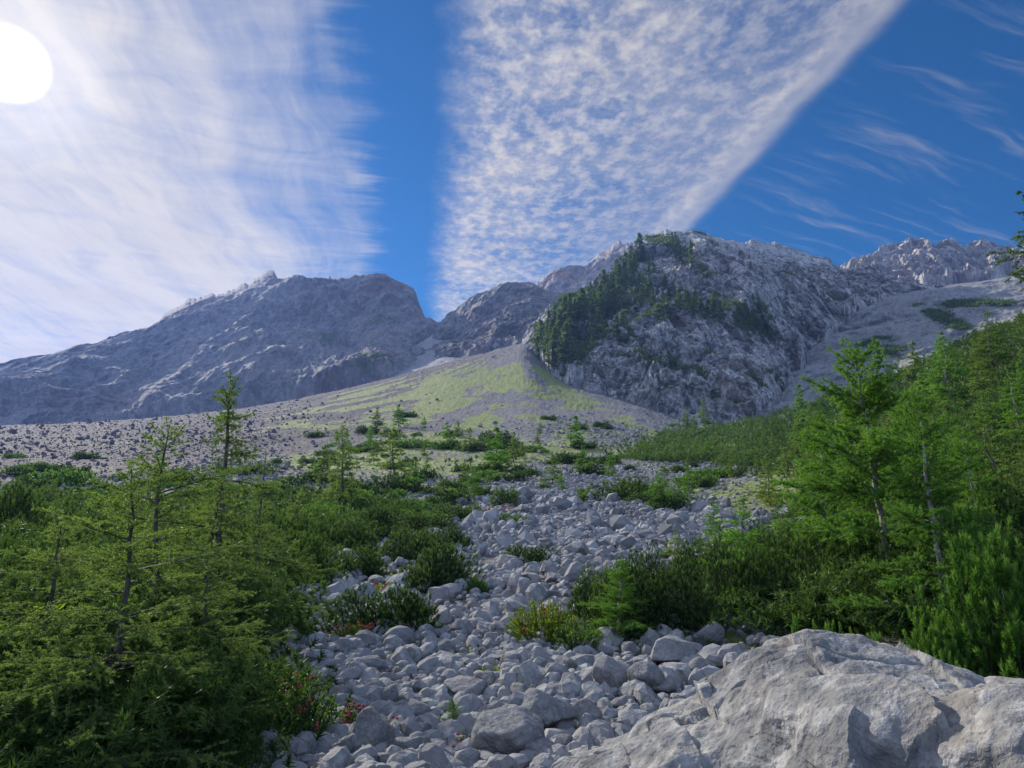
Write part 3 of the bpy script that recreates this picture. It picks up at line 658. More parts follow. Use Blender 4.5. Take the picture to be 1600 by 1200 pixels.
def put_boulder(px, py, w, h, hero=False, k=0):
    p, r = ground_at(px, py + h * 0.42)
    dist = math.sqrt(r * r + p[2] ** 2)
    W = w / FP * dist / 2; H = h / FP * dist / 2
    if hero:
        V, F = rock_shape(5 if w > 55 else 4, 500 + k, 12 + k % 6, 0.07, (1.06, 0.9, 1.06 * H / W), soft=0.15 * (k % 4))
        me = mesh('boulder', V, F, None, True, [M_boulder]); s = (W, W, W)
    else:
        me = proto_me[k % 14]; s = (W * 1.08, W, H * 1.35)
    o = link('boulder', me, None, (p[0], p[1] + W * 0.3, p[2] + H * 0.78), (random.uniform(-.25, .25), random.uniform(-.25, .25), random.uniform(0, 6.28) if not hero else random.uniform(-.6, .6)), s,
             category='boulder', group='loose limestone boulders in the stony streambed')
    THINGS.append([o, 'boulder', px, py, w])
BPOS = []
for k, (x, y, w, h) in enumerate(BOUL):
    put_boulder(x, y, w, h, w > 30, k); p, r = ground_at(x, y + h * .4); BPOS.append((p[0], p[1], w / FP * r * 0.55))
def bed(px, py):
    """how much loose stone lies at a photo point (0..1)"""
    L = [(820, 800, 90, 60), (900, 860, 70, 60), (980, 820, 110, 50), (1080, 840, 90, 50), (1150, 770, 60, 30), (780, 930, 60, 60), (740, 1000, 120, 50), (650, 1090, 190, 90), (850, 1090, 200, 90), (500, 1050, 90, 50),
         (1000, 740, 160, 26), (620, 760, 90, 16), (450, 720, 120, 30), (200, 680, 300, 26), (850, 1180, 400, 60), (960, 690, 130, 20), (1180, 740, 60, 20), (1260, 805, 60, 12), (520, 935, 80, 22), (640, 770, 60, 10), (880, 720, 60, 30)]
    g = np.zeros(np.shape(px))
    for (x, y, a, b_) in L: g = np.maximum(g, np.exp(-0.5 * (((px - x) / a) ** 2 + ((py - y) / b_) ** 2)))
    return g
n_extra = 0; tries = 0
rb = np.random.default_rng(12)
while n_extra < 190 and tries < 9000:
    tries += 1
    x = rb.uniform(400, 1180); y = 840 + 350 * rb.random() ** 1.0
    if rb.random() > bed(x, y) ** 1.3 or (x > 860 and y > 1150 - (x - 860) * 0.38) : continue
    p, r = ground_at(x, y); s = math.exp(rb.normal(-0.1, 0.35)) * (0.17 + 0.011 * r) * 0.62
    if any((p[0] - q[0]) ** 2 + (p[1] - q[1]) ** 2 < (0.85 * (s / 2 + q[2])) ** 2 for q in BPOS): continue
    w = s * FP / r; put_boulder(x, y, w, w * rb.uniform(.6, .9), False, n_extra); BPOS.append((p[0], p[1], s / 2)); n_extra += 1

def scatter(P_, S_, protoV, protoF, r_, aniso=True, rot=None):
    """copies of one small shape joined into arrays"""
    n = len(P_); Rm = rand_rot(n, r_) if rot is None else rot
    V = np.einsum('nij,kj->nki', Rm, protoV) * S_[:, None, None]
    if aniso: V[..., 2] *= r_.uniform(0.75, 1.15, n)[:, None]
    V = V + P_[:, None, :]
    F = protoF[None] + (np.arange(n) * len(protoV))[:, None, None]
    return V.reshape(-1, 3), F.reshape(-1, protoF.shape[1])
def join(parts):
    Vs, Fs, o = [], [], 0
    for V, F in parts: Vs.append(V); Fs.append(F + o); o += len(V)
    return np.concatenate(Vs), np.concatenate(Fs)
def stones():
    r_ = np.random.default_rng(21)
    for nm, r0, r1, n, sub, s0, lab in (('rubble', 3.2, 26, 30000, 2, 0.045, 'grey limestone rubble between the boulders'),
                                        ('scree', 26, 430, 170000, 1, 0.06, 'grey scree blocks covering the lower cone')):
        lr = r_.uniform(math.log(r0), math.log(r1), n); r = np.exp(lr); a = r_.uniform(rad(-38), rad(38), n)
        X, Y = r * np.sin(a), r * np.cos(a); Z = ground_z(X, Y); px, py = proj(X, Y, Z)
        keep = (px > -60) & (px < 1660) & (py < 1240) & (r < np.interp(a, _sa, _sr))
        gr_ = blobs(px, py, GRASS) * (r > 45)
        keep &= r_.random(n) < (0.14 + 0.95 * bed(px, py)) * np.where(px > 1180 + (py - 700) * 0.15, 0.25, 1) * (1 - 0.9 * sstep(gr_, 0.3, 0.7)) * (1 - 0.45 * sstep(r, 150, 300)) * np.where(r > 430, 0, 1) * np.where((py > 780) & (px < 400), 0.12 + 0.88 * sstep(px, 330, 400), 1)
        X, Y, Z, r = X[keep], Y[keep], Z[keep], r[keep]; n = len(X)
        S = np.exp(r_.normal(-0.08, 0.66, n)) * (s0 + (0.0048 if sub == 2 else 0.0021) * r * np.where(r > 120, 0.6, 1.0) * (1 - 0.45 * sstep(r, 60, 120) * (1 - sstep(px[keep], 380, 520)))) * 0.72
        S = np.minimum(S, np.where(r > 60, 0.0045 * r, 0.05 + 0.02 * r))
        parts = []
        kinds = r_.integers(0, 8, n)
        for k in range(8):
            V, F = rock_shape(sub, 300 + k, 7 + k % 4, 0.0, (1, r_.uniform(.7, 1), r_.uniform(.65, .9)))
            mk = kinds == k
            parts.append(scatter(np.stack([X, Y, Z + S * 0.25], -1)[mk], S[mk], V, F, r_))
        V, F = join(parts)
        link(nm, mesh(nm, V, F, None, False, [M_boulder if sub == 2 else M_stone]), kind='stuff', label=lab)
M_stone, _N, _b = new_mat('scree_stone')
_p = _N.add('ShaderNodeTexCoord').outputs['Object']
_v = _N.voro(_p, 0.9, out='Color'); _sp = _N.add('ShaderNodeSeparateXYZ'); _N.l.new(_v, _sp.inputs[0])
_c = _N.mix(_sp.outputs[0], (0.12, 0.12, 0.125), (0.29, 0.285, 0.28)); _s2 = _N.add('ShaderNodeSeparateXYZ'); _N.l.new(_p, _s2.inputs[0])
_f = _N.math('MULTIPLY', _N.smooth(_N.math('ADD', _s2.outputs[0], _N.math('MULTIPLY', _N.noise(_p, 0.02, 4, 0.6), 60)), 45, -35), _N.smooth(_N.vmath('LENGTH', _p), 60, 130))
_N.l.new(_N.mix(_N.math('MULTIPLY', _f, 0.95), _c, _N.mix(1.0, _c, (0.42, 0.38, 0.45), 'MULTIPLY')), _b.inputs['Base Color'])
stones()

# ------------------------------------------------------------------ plants
def tubes(Pts, Rad, S=3):
    """Pts (M,K,3), Rad (M,K) -> verts, quads of M tapered tubes"""
    M, K, _ = Pts.shape
    T = np.gradient(Pts, axis=1); T /= np.maximum(np.linalg.norm(T, axis=2), 1e-9)[..., None]
    ref = np.where(np.abs(T[..., 2:3]) > 0.9, np.array([1.0, 0, 0]), np.array([0, 0, 1.0]))
    u = np.cross(T, ref); u /= np.maximum(np.linalg.norm(u, axis=2), 1e-9)[..., None]; v = np.cross(T, u)
    an = np.arange(S) * 2 * math.pi / S
    V = Pts[:, :, None] + Rad[:, :, None, None] * (np.cos(an)[None, None, :, None] * u[:, :, None] + np.sin(an)[None, None, :, None] * v[:, :, None])
    idx = np.arange(M * K * S).reshape(M, K, S); nx = np.roll(idx, -1, 2)
    F = np.stack([idx[:, :-1], nx[:, :-1], nx[:, 1:], idx[:, 1:]], -1).reshape(-1, 4)
    return V.reshape(-1, 3), F
def unit_(v): return v / np.maximum(np.linalg.norm(v, axis=-1, keepdims=True), 1e-9)
def needles(P_, D, L, W, r_, tint, kneed=4, spread=0.9):
    """tufts: kneed thin triangles at each point, fanned about direction D"""
    n = len(P_); P2 = np.repeat(P_, kneed, 0); D2 = np.repeat(D, kneed, 0)
    rd = unit(r_.normal(size=D2.shape)); d = unit(D2 * (1 - spread) + rd * spread)
    l = L * r_.uniform(0.7, 1.2, len(P2)); w = unit(np.cross(d, unit(r_.normal(size=d.shape)))) * (W / 2)
    V = np.stack([P2 - w, P2 + w, P2 + d * l[:, None]], 1).reshape(-1, 3)
    F = np.arange(len(V)).reshape(-1, 3)
    t = np.repeat(np.repeat(tint, kneed) + r_.uniform(-.12, .12, len(P2)), 3)
    return V, F, t
def larch(seed, h, nb, twn, spacing, nl, nw, kn, reach=0.30, first=0.06, bark=None, foli=None, droop=0.5, thin=0.0, lean=0.0, trunk_r=0.014, sides=6, ragged=0.35, rise=0.5):
    """returns (wood mesh, needle mesh) of a larch of height h"""
    r_ = np.random.default_rng(seed)
    K = 14; s = np.linspace(0, 1, K)
    wob = np.cumsum(r_.normal(0, 0.008, (K, 2)), 0) * h; wob -= wob[0]
    tr = np.stack([wob[:, 0] + lean * h * s ** 1.3, wob[:, 1], s * h], -1)
    trad = h * trunk_r * (1 - s) ** 0.8 + 0.004 * h / 5
    parts = [tubes(tr[None], trad[None], sides)]
    u = first + (0.985 - first) * np.sort(r_.random(nb)) ** 0.9
    base = np.stack([np.interp(u, s, tr[:, k]) for k in range(3)], -1)
    az = np.arange(nb) * 2.399 + r_.uniform(-.5, .5, nb)
    prof = (1 - u) ** 0.85 * 1.12 * (0.6 + 0.4 * sstep(u, 0, 0.25)) + 0.035
    L = h * reach * prof * np.exp(r_.normal(0, ragged, nb) - 0.1)
    KB = 8; sb = np.linspace(0, 1, KB)
    up = np.interp(u, [0, 0.5, 0.85, 1], [0.0, 0.18, rise, 1.3]) + r_.normal(0, 0.12, nb)
    dr = droop * np.interp(u, [0, 0.7, 1], [1, 0.6, 0.15])
    rr = L[:, None] * sb; zz = L[:, None] * (up[:, None] * sb - dr[:, None] * sb ** 2 + 0.55 * dr[:, None] * sb ** 4)
    side = r_.normal(0, 0.10, (nb, 1)) * L[:, None] * sb ** 2
    B = np.stack([base[:, None, 0] + rr * np.cos(az)[:, None] - side * np.sin(az)[:, None], base[:, None, 1] + rr * np.sin(az)[:, None] + side * np.cos(az)[:, None], base[:, None, 2] + zz], -1)
    B[:, 1:] += np.cumsum(r_.normal(0, 0.012, (nb, KB - 1, 3)), 1) * L[:, None, None]
    brad = (np.clip(L * 0.014, 0.003, 0.05)[:, None]) * (1 - 0.85 * sb)
    parts.append(tubes(B, brad, 3))
    # side twigs
    cnt = np.maximum(2, (twn * L / (h * reach) * 1.6).astype(int)); bi = np.repeat(np.arange(nb), cnt); m = len(bi)
    sp = 0.12 + 0.86 * r_.random(m)
    fi = sp * (KB - 1); i0 = np.minimum(fi.astype(int), KB - 2); fr = (fi - i0)[:, None]
    p0 = B[bi, i0] * (1 - fr) + B[bi, i0 + 1] * fr; tg = unit(B[bi, i0 + 1] - B[bi, i0])
    sd = unit(np.cross(tg, np.array([0, 0, 1.0]))) * np.where(r_.random(m) < 0.5, 1, -1)[:, None]
    d = unit(tg * r_.uniform(0.4, 0.9, m)[:, None] + sd * r_.uniform(0.4, 0.9, m)[:, None] + np.array([0, 0, 1.0]) * r_.normal(0.05, 0.42, m)[:, None])
    tl = L[bi] * 0.42 * (1.08 - sp) ** 0.6 * r_.uniform(0.5, 1.2, m) + 0.04 * h / 5
    KT = 4; stt = np.linspace(0, 1, KT)
    Tw = p0[:, None] + d[:, None] * (tl[:, None] * stt)[..., None]
    Tw[..., 2] -= (0.35 * droop * tl)[:, None] * stt ** 2
    parts.append(tubes(Tw, np.clip(tl * 0.008, 0.0015, 0.01)[:, None] * (1 - 0.7 * stt), 3))
    V, F = join(parts)
    wood = mesh('trunk', V, F, None, True, [bark or M_bark])
    # needle tufts along twigs and the outer half of the branches
    nt = np.maximum(2, (tl / spacing).astype(int)); ti = np.repeat(np.arange(m), nt)
    keepf = r_.random(len(ti)) > thin; ti = ti[keepf]
    q = r_.random(len(ti)); f2 = q * (KT - 1); j = np.minimum(f2.astype(int), KT - 2); g = (f2 - j)[:, None]
    PT = Tw[ti, j] * (1 - g) + Tw[ti, j + 1] * g; DT = unit(Tw[ti, j + 1] - Tw[ti, j])
    nb2 = np.maximum(3, (L / spacing).astype(int)); b2 = np.repeat(np.arange(nb), nb2)
    q2 = 0.25 + 0.75 * r_.random(len(b2)); f3 = q2 * (KB - 1); j3 = np.minimum(f3.astype(int), KB - 2); g3 = (f3 - j3)[:, None]
    PB = B[b2, j3] * (1 - g3) + B[b2, j3 + 1] * g3; DB = unit(B[b2, j3 + 1] - B[b2, j3])
    # leader
    nl_ = max(4, int(0.16 * h / spacing)); q4 = r_.uniform(0.84, 1.0, nl_)
    PL = np.stack([np.interp(q4, s, tr[:, k]) for k in range(3)], -1); DL = np.tile([0, 0, 1.0], (nl_, 1))
    PP = np.concatenate([PT, PB, PL]); DD = np.concatenate([DT, DB, DL])
    clump = fbm(PP * (3.0 / max(h, 2)) * 2.2 + seed, 3)
    tint = np.concatenate([0.25 + 0.6 * q, 0.2 + 0.6 * q2, np.full(nl_, 0.9)]) + 0.5 * clump
    NV, NF, t = needles(PP, DD, nl, nw, r_, tint, kn, 0.72)
    fol = mesh('crown', NV, NF, {'tint': t}, True, [foli or M_larch])
    return wood, fol
def put_tree(name, protos_, k, loc, rz, s, cat, group=None, part='crown', px=0, py=0, w=0, tiltx=0.0):
    t = link(name, None, None, loc, (tiltx, 0, rz), s, category=cat)
    if group: t['group'] = group
    wd, fo = protos_[k % len(protos_)]
    link('trunk' if part == 'crown' else 'stems', wd, t); link(part, fo, t)
    THINGS.append([t, name, px, py, w]); return t

def pine(seed, R, H, nshoot, sl, nn_, nl, nw, inner=0.35, foli=None, lobes=5, upright=0.75):
    """a low mountain pine: ascending stems that end in bottle-brush shoots"""
    r_ = np.random.default_rng(seed)
    lc = np.concatenate([[[0, 0, 0]], np.stack([r_.uniform(-.55, .55, lobes), r_.uniform(-.45, .45, lobes), 0 * np.arange(lobes)], -1)]) * R
    lr_ = np.concatenate([[0.72], r_.uniform(0.38, 0.6, lobes)]) * R; lh = np.concatenate([[0.9], r_.uniform(0.55, 1.1, lobes)]) * H
    li = r_.choice(len(lc), nshoot, p=(lr_ ** 2) / (lr_ ** 2).sum())
    th = r_.uniform(0, 2 * math.pi, nshoot); cz = r_.uniform(0.02, 1, nshoot); sn = np.sqrt(1 - cz ** 2)
    dn = np.stack([sn * np.cos(th), sn * np.sin(th), cz], -1)
    rho = np.where(r_.random(nshoot) < inner, r_.uniform(0.35, 0.85, nshoot), r_.uniform(0.86, 1.06, nshoot))
    tip = lc[li] + dn * rho[:, None] * np.stack([lr_[li], lr_[li], lh[li]], -1)
    tip[:, 2] += 0.10 * H * fbm(tip * 2.2 / R + seed, 3)
    sd = unit(dn * (1 - upright) + np.array([0, 0, 1.0]) * upright + r_.normal(0, 0.16, (nshoot, 3)))
    l = sl * r_.uniform(0.6, 1.35, nshoot); b0 = tip - sd * l[:, None]
    # woody stems reach from the ground to the shoots
    k = max(10, nshoot // 5); si = r_.choice(nshoot, k, replace=False)
    root = lc[li[si]] * 0.5 + r_.normal(0, 0.06, (k, 3)) * R; root[:, 2] = -0.08
    e = b0[si]; midp = root * 0.45 + e * 0.55; midp[:, 2] = e[:, 2] * 0.30
    s3 = np.linspace(0, 1, 5)[None, :, None]
    St = (1 - s3) ** 2 * root[:, None] + 2 * s3 * (1 - s3) * midp[:, None] + s3 ** 2 * e[:, None]
    stems = tubes(St, np.linspace(0.014, 0.003, 5)[None] * np.ones((k, 1)) * (R / 1.2) ** 0.5, 4)
    stem_me = mesh('stems', *stems, None, True, [M_bark])
    si = np.repeat(np.arange(nshoot), nn_); t = r_.random(len(si)); base = b0[si] + sd[si] * (t * l[si])[:, None]
    rd = r_.normal(size=base.shape); rd = unit(rd - (rd * sd[si]).sum(1)[:, None] * sd[si])
    ang = np.interp(t, [0, 0.75, 1], [1.2, 0.85, 0.35])
    d = sd[si] * np.cos(ang)[:, None] + rd * np.sin(ang)[:, None]
    w = unit(np.cross(d, unit(r_.normal(size=d.shape)))) * nw / 2; ln = nl * r_.uniform(.75, 1.15, len(si))
    V = np.stack([base - w, base + w, base + d * ln[:, None]], 1).reshape(-1, 3)
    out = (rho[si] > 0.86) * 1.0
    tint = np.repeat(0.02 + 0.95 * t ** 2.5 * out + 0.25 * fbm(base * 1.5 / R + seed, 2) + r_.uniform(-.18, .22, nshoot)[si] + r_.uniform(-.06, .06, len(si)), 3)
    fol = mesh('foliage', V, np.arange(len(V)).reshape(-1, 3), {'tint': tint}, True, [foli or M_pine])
    return stem_me, fol

def leafy(seed, R, H, nstem, nleaf, ll, lw, mat, flowers=0, upright=0.5, fl_r=0.018):
    r_ = np.random.default_rng(seed)
    th = r_.uniform(0, 6.283, nstem); rr = R * np.sqrt(r_.random(nstem)); hh = H * (1 - 0.55 * (rr / R) ** 2) * r_.uniform(.55, 1.1, nstem)
    tip = np.stack([rr * np.cos(th), rr * np.sin(th), hh], -1); root = tip * np.array([.55, .55, 0]) + r_.normal(0, .03, (nstem, 3)) * R; root[:, 2] = -0.05
    s3 = np.linspace(0, 1, 5)[None, :, None]; mid = (root + tip) / 2 + r_.normal(0, .05, (nstem, 3)) * R
    St = (1 - s3) ** 2 * root[:, None] + 2 * s3 * (1 - s3) * mid[:, None] + s3 ** 2 * tip[:, None]
    stem = mesh('stems', *tubes(St, np.linspace(.005, .002, 5)[None] * np.ones((nstem, 1)) * (H / .5), 3), None, True, [M_bark])
    i = r_.integers(0, nstem, nleaf); t = 1 - 0.93 * r_.random(nleaf) ** 1.2; f = t * 4; j = np.minimum(f.astype(int), 3); g = (f - j)[:, None]
    p = St[i, j] * (1 - g) + St[i, j + 1] * g; ax = unit(St[i, j + 1] - St[i, j])
    d = unit(unit(r_.normal(size=p.shape)) * (1 - upright * .4) + ax * upright + np.array([0, 0, .25])); l = ll * r_.uniform(.6, 1.25, nleaf)[:, None]
    w = unit(np.cross(d, np.array([0, 0, 1.0]) + r_.normal(0, .35, p.shape))) * lw / 2 * r_.uniform(.7, 1.2, nleaf)[:, None]; up = np.cross(w, d) * 0.5
    V = np.stack([p, p + d * l * .45 + w + up, p + d * l, p + d * l * .45 - w + up], 1).reshape(-1, 3); F = np.arange(len(V)).reshape(-1, 4)
    tint = np.repeat(0.15 + 0.6 * t * r_.uniform(.5, 1.1, nleaf), 4)
    fol = mesh('foliage', V, np.concatenate([F[:, :3], F[:, [0, 2, 3]]]), {'tint': tint}, False, [mat])
    fl = None
    if flowers:
        k = r_.choice(nstem, min(flowers, nstem), replace=False); c = np.repeat(tip[k], 5, 0) + r_.normal(0, fl_r * .9, (len(k) * 5, 3)) + [0, 0, fl_r * .4]
        Vp, Fp = ICO[1]; Vp = Vp * np.array([1, 1, .7]); V, F = scatter(c, fl_r * r_.uniform(.5, 1, len(c)), Vp, Fp, r_)
        V5, F5 = scatter(r_.normal(0, fl_r * .9, (6, 3)), fl_r * r_.uniform(.5, 1, 6), Vp, Fp, r_)
        fl = (mesh('flower', V5, F5, {'tint': np.repeat(r_.random(6), len(Vp))}, True, [M_pink]), tip[k])
    return stem, fol, fl

# prototypes: near, middle and far
L_NEAR = [larch(11, 5.0, 105, 24, 0.022, 0.036, 0.0085, 7, reach=0.40, droop=0.45, ragged=0.25),
          larch(12, 5.0, 95, 22, 0.022, 0.036, 0.0085, 7, reach=0.36, droop=0.5, ragged=0.3)]
L_BRIGHT = [larch(31, 5.0, 110, 34, 0.022, 0.042, 0.011, 7, reach=0.33, first=0.27, bark=M_pale, foli=M_larch2, droop=0.15, rise=0.8, ragged=0.3, lean=-0.10),
            larch(32, 5.0, 110, 32, 0.024, 0.042, 0.011, 7, reach=0.27, first=0.12, bark=M_pale, foli=M_larch2, droop=0.12, rise=0.8, ragged=0.3, lean=-0.04)]
L_THIN = [larch(41, 5.0, 84, 18, 0.026, 0.045, 0.011, 6, reach=0.20, first=0.15, droop=0.9, thin=0.15, ragged=0.5),
          larch(42, 5.0, 60, 12, 0.035, 0.045, 0.011, 6, reach=0.22, first=0.10, droop=0.5, thin=0.25, ragged=0.4)]
L_MID = [larch(50 + k, 5.0, 75, 14, 0.05, 0.085, 0.026, 5, reach=0.26 + 0.03 * (k % 3), first=0.08, droop=0.3, ragged=0.3, foli=(M_larch, M_larch2)[k % 2], bark=(M_bark, M_pale)[k % 2]) for k in range(5)]
L_FAR = [larch(60 + k, 5.0, 42, 8, 0.12, 0.20, 0.075, 5, reach=0.26 + 0.03 * (k % 3), first=0.10, droop=0.3, trunk_r=0.012, sides=4, foli=(M_larch, M_larch2)[k % 2]) for k in range(4)]
L_CLIFF = [larch(70 + k, 10.0, 50, 4, 0.40, 0.60, 0.26, 5, reach=0.19 + 0.035 * (k % 3), first=0.06, droop=0.35, sides=4, foli=M_spruce) for k in range(5)]
P_NEAR = [pine(80 + k, 1.2, 0.95, 1250, 0.12, 60, 0.042, 0.0095, inner=0.25, upright=0.42, lobes=8) for k in range(3)]
P_FORE = [pine(90, 0.8, 1.0, 620, 0.13, 110, 0.050, 0.009, foli=M_pine2, upright=0.45), pine(91, 0.5, 0.6, 130, 0.13, 110, 0.045, 0.008, foli=M_pine2, upright=0.55)]
P_TALL = [pine(95 + k, 1.2, 1.7, 1500, 0.14, 60, 0.044, 0.0095, inner=0.3, upright=0.48, lobes=8) for k in range(2)]
P_MID = [pine(100 + k, 1.4, 1.0, 620, 0.17, 22, 0.075, 0.026, inner=0.2, upright=0.4, lobes=8, foli=(M_pine, M_pine, M_pine2)[k % 3]) for k in range(6)]
P_FAR = [pine(110 + k, 1.6, 1.0, 420, 0.22, 9, 0.16, 0.075, inner=0.15, upright=0.4, lobes=8, foli=(M_pine, M_pine, M_pine2)[k % 3]) for k in range(4)]
def size_at(px_len, r): return px_len / FP * r
def place_larch(px, base_y, top_y, protos_, k, name='larch_tree', cat='larch', group=None, H0=5.0, rz=None, wfac=1.0, sink=0.05):
    p, r = ground_at(px, base_y)
    a1, t1 = ptan(px, top_y); h = r * float(t1) - p[2]
    s = h / H0
    return put_tree(name, protos_, k, (p[0], p[1], p[2] - sink), random.uniform(0, 6.28) if rz is None else rz, (s * wfac, s * wfac, s), cat, group, 'crown', px, (base_y + top_y) / 2, h)
def place_pine(px, base_y, w, h, protos_, k, R0=1.2, H0=0.95, group='dwarf pines', name='dwarf_pine', rz=None):
    p, r = ground_at(px, base_y); W = size_at(w, r) / 2; H = size_at(h, r)
    d = unit(np.array([p[0], p[1], 0])); p = p + d * W * 0.45; p[2] = float(ground_z(p[0], p[1]))
    a = -math.atan2(p[0], p[1]) if rz is None else rz
    return put_tree(name, protos_, k, p - [0, 0, 0.05], a + random.uniform(-.5, .5), (W / R0 * 1.05, W / R0 * 0.95, H / H0 * 0.95), 'dwarf pine', group, 'foliage', px, base_y - h / 2, w)

# ---- named larches
NAMED = {}
def nl(label, *a, **k): o = place_larch(*a, **k); o['label'] = label; NAMED[o.name] = 1; return o
nl('big feathery larch in front at the bottom left corner', 135, 1235, 720, L_NEAR, 0, rz=0.6, wfac=1.22)
nl('tall thin larch with bare top standing above the left larches', 338, 985, 572, L_THIN, 0, rz=1.0)
nl('feathery larch with thin upright top beside the bare-topped larch', 222, 1120, 650, L_NEAR, 1, rz=2.6, wfac=1.05)
nl('broad feathery larch between the big front larch and the alpenrose', 290, 1175, 850, L_NEAR, 1, rz=5.1, wfac=1.35)
nl('green larch behind the trunk of the bare-topped larch', 330, 1010, 730, L_NEAR, 0, rz=3.3, wfac=1.3)
nl('slim dark larch right of the thin bare-topped larch', 395, 925, 700, L_THIN, 1, rz=2.0)
nl('small larch behind the big front larch at the left edge', 45, 1150, 800, L_NEAR, 1, rz=4.2, wfac=1.35)
nl('slender pale larch rising from the pines left of the scree', 530, 808, 664, L_MID, 0, rz=1)
nl('tall green larch with pale grey trunk right of centre', 1392, 985, 530, L_BRIGHT, 0, rz=0.15)
nl('bright green larch just right of the tall pale-trunked larch', 1485, 1000, 612, L_BRIGHT, 1, rz=0.3)
nl('leafy green larch left of the tall pale-trunked larch', 1290, 900, 640, L_BRIGHT, 1, rz=2.2)
nl('bright larch right of the pale-trunked pair, above the thicket', 1545, 930, 660, L_BRIGHT, 1, rz=4.2)
nl('green larch between the pale-trunked pair and the hillside', 1440, 850, 600, L_BRIGHT, 0, rz=3.2)
nl('bushy young larch at the edge of the boulder field on the right', 1168, 945, 775, L_MID, 1, wfac=1.5)
nl('small round larch behind the bushy young one on the right', 1118, 870, 775, L_MID, 3, wfac=1.3)
nl('small feathery larch on the stones in front of the right thicket', 1056, 880, 822, L_MID, 2, wfac=1.3)
nl('dark spruce-shaped larch left of the yellow-green patch', 1205, 792, 712, L_MID, 4, wfac=1.2)
nl('rounded bright larch on the right hill skyline', 1490, 640, 515, L_MID, 3, wfac=1.35)
nl('pale larch at the top of the right hill near the edge', 1555, 590, 482, L_MID, 2, wfac=1.1)
nl('lone larch on the bare scree at the foot of the cone', 900, 702, 650, L_FAR, 1, wfac=1.35)
nl('small bright larch seedling below the shady pine on the left', 465, 1000, 935, L_MID, 1, wfac=1.3)
for x, b_, t_, lab in ((1102, 665, 625, 'single dark tree against the foot of the cliff'), (1075, 668, 636, 'smaller tree left of the dark one at the foot of the cliff'),
                      (1085, 672, 650, 'lowest bush-like tree at the foot of the cliff')):
    nl(lab, x, b_ + 4, t_, L_FAR, 0, wfac=1.1)
for x, b_, t_, lab, k in ((590, 668, 636, 'tiny larch on the grassy rise below the cone, left of its twin', 0), (622, 668, 632, 'tiny larch on the grassy rise below the cone, right of its twin', 1),
        (616, 745, 668, 'slim larch standing behind the rounded dark pine mound', 2), (578, 700, 665, 'pale little larch between the slender larch and the rise', 3), (738, 780, 728, 'cone-shaped bright larch in the middle scrub', 1),
        (765, 700, 672, 'small larch at the top edge of the middle scrub', 0), (700, 700, 660, 'upright larch at the upper edge of the middle scrub', 3), (735, 705, 668, 'larch between two dark pines at the upper scrub edge', 2),
        (815, 715, 690, 'tiny larch at the right end of the upper scrub', 0), (1030, 800, 735, 'young larch beside the low pines right of the scree', 1), (1052, 795, 745, 'bushy young larch right of the low pine mat', 3), (1078, 785, 735, 'bright larch at the right end of the low pine mat', 1),
        (955, 745, 705, 'small bright larch right of the scree', 3), (985, 720, 700, 'smallest bright larch right of the scree', 2)):
    nl(lab, x, b_, t_, L_FAR if b_ < 760 else L_MID, k, wfac=1.35)
rt = np.random.default_rng(5)
def scatter_larch(n, poly, hm, group, mind, protos_mid=L_MID, protos_far=L_FAR, cut=55, wfac=1.25):
    xs0, xs1, ys0, ys1, cond = poly; got = []; tries = 0
    while len(got) < n and tries < 6000:
        tries += 1
        x, y = rt.uniform(xs0, xs1), rt.uniform(ys0, ys1)
        if not cond(x, y): continue
        p, r = ground_at(x, y)
        if any(math.hypot(p[0] - g[0], p[1] - g[1]) < mind * (1 + r * 0.01) for g in got): continue
        h = hm * math.exp(rt.normal(0, .28)); ty = y - h / r * FP
        if not cond(x, ty + 8) and rt.random() < 0.6: continue
        got.append(p); pr = protos_mid if r < cut else protos_far
        place_larch(x, y, ty, pr, int(rt.integers(0, 9)), group=group, wfac=wfac * rt.uniform(.85, 1.15))
    return got
hill = lambda x, y: y > np.interp(x, [1100, 1180, 1300, 1400, 1500, 1600], [690, 672, 640, 600, 560, 510]) and y < np.interp(x, [1180, 1300, 1450, 1600], [720, 820, 900, 900])
scatter_larch(62, (1190, 1620, 500, 900, hill), 4.0, 'young larches on the right hillside', 3.0)
scatter_larch(24, (480, 880, 672, 770, lambda x, y: True), 2.6, 'small larches scattered in the middle scrub', 5)
scatter_larch(9, (20, 470, 730, 880, lambda x, y: True), 2.2, 'larches behind the left thicket', 2)
scatter_larch(6, (900, 1180, 700, 790, lambda x, y: x > 900), 2.4, 'small larches on the right of the scree', 4)

# ---- dwarf pines traced from the photograph: (x, base row, width, height)
def np_(label, *a, **k): o = place_pine(*a, **k); o['label'] = label; NAMED[o.name] = 1; return o
np_('rounded dark dwarf pine standing alone beside the stony path', 614, 1000, 200, 88, P_NEAR, 0)
np_('wide dwarf pine behind the rounded one, reaching the path', 690, 925, 165, 75, P_NEAR, 1)
np_('low dwarf pine mat between the path and the boulder field', 818, 885, 100, 38, P_NEAR, 2)
np_('small yellow-green pine tuft right of the wide dwarf pine', 745, 930, 50, 30, P_MID, 2, R0=1.4, H0=1.0)
np_('dark pine mound in the scrub below the slim larch', 610, 770, 120, 38, P_MID, 0, R0=1.4, H0=1.0)
np_('dark pine mound at the edge of the scree, centre of the scrub', 787, 795, 64, 34, P_MID, 1, R0=1.4, H0=1.0)
np_('low green pine mat below the dark mound at the scree edge', 800, 820, 70, 20, P_MID, 5, R0=1.4, H0=1.0)
np_('green pine cushion at the right end of the left thicket', 725, 815, 90, 28, P_MID, 4, R0=1.4, H0=1.0)
np_('low pine mat spread on the stones right of the scree', 975, 785, 130, 46, P_MID, 0, R0=1.4, H0=1.0)
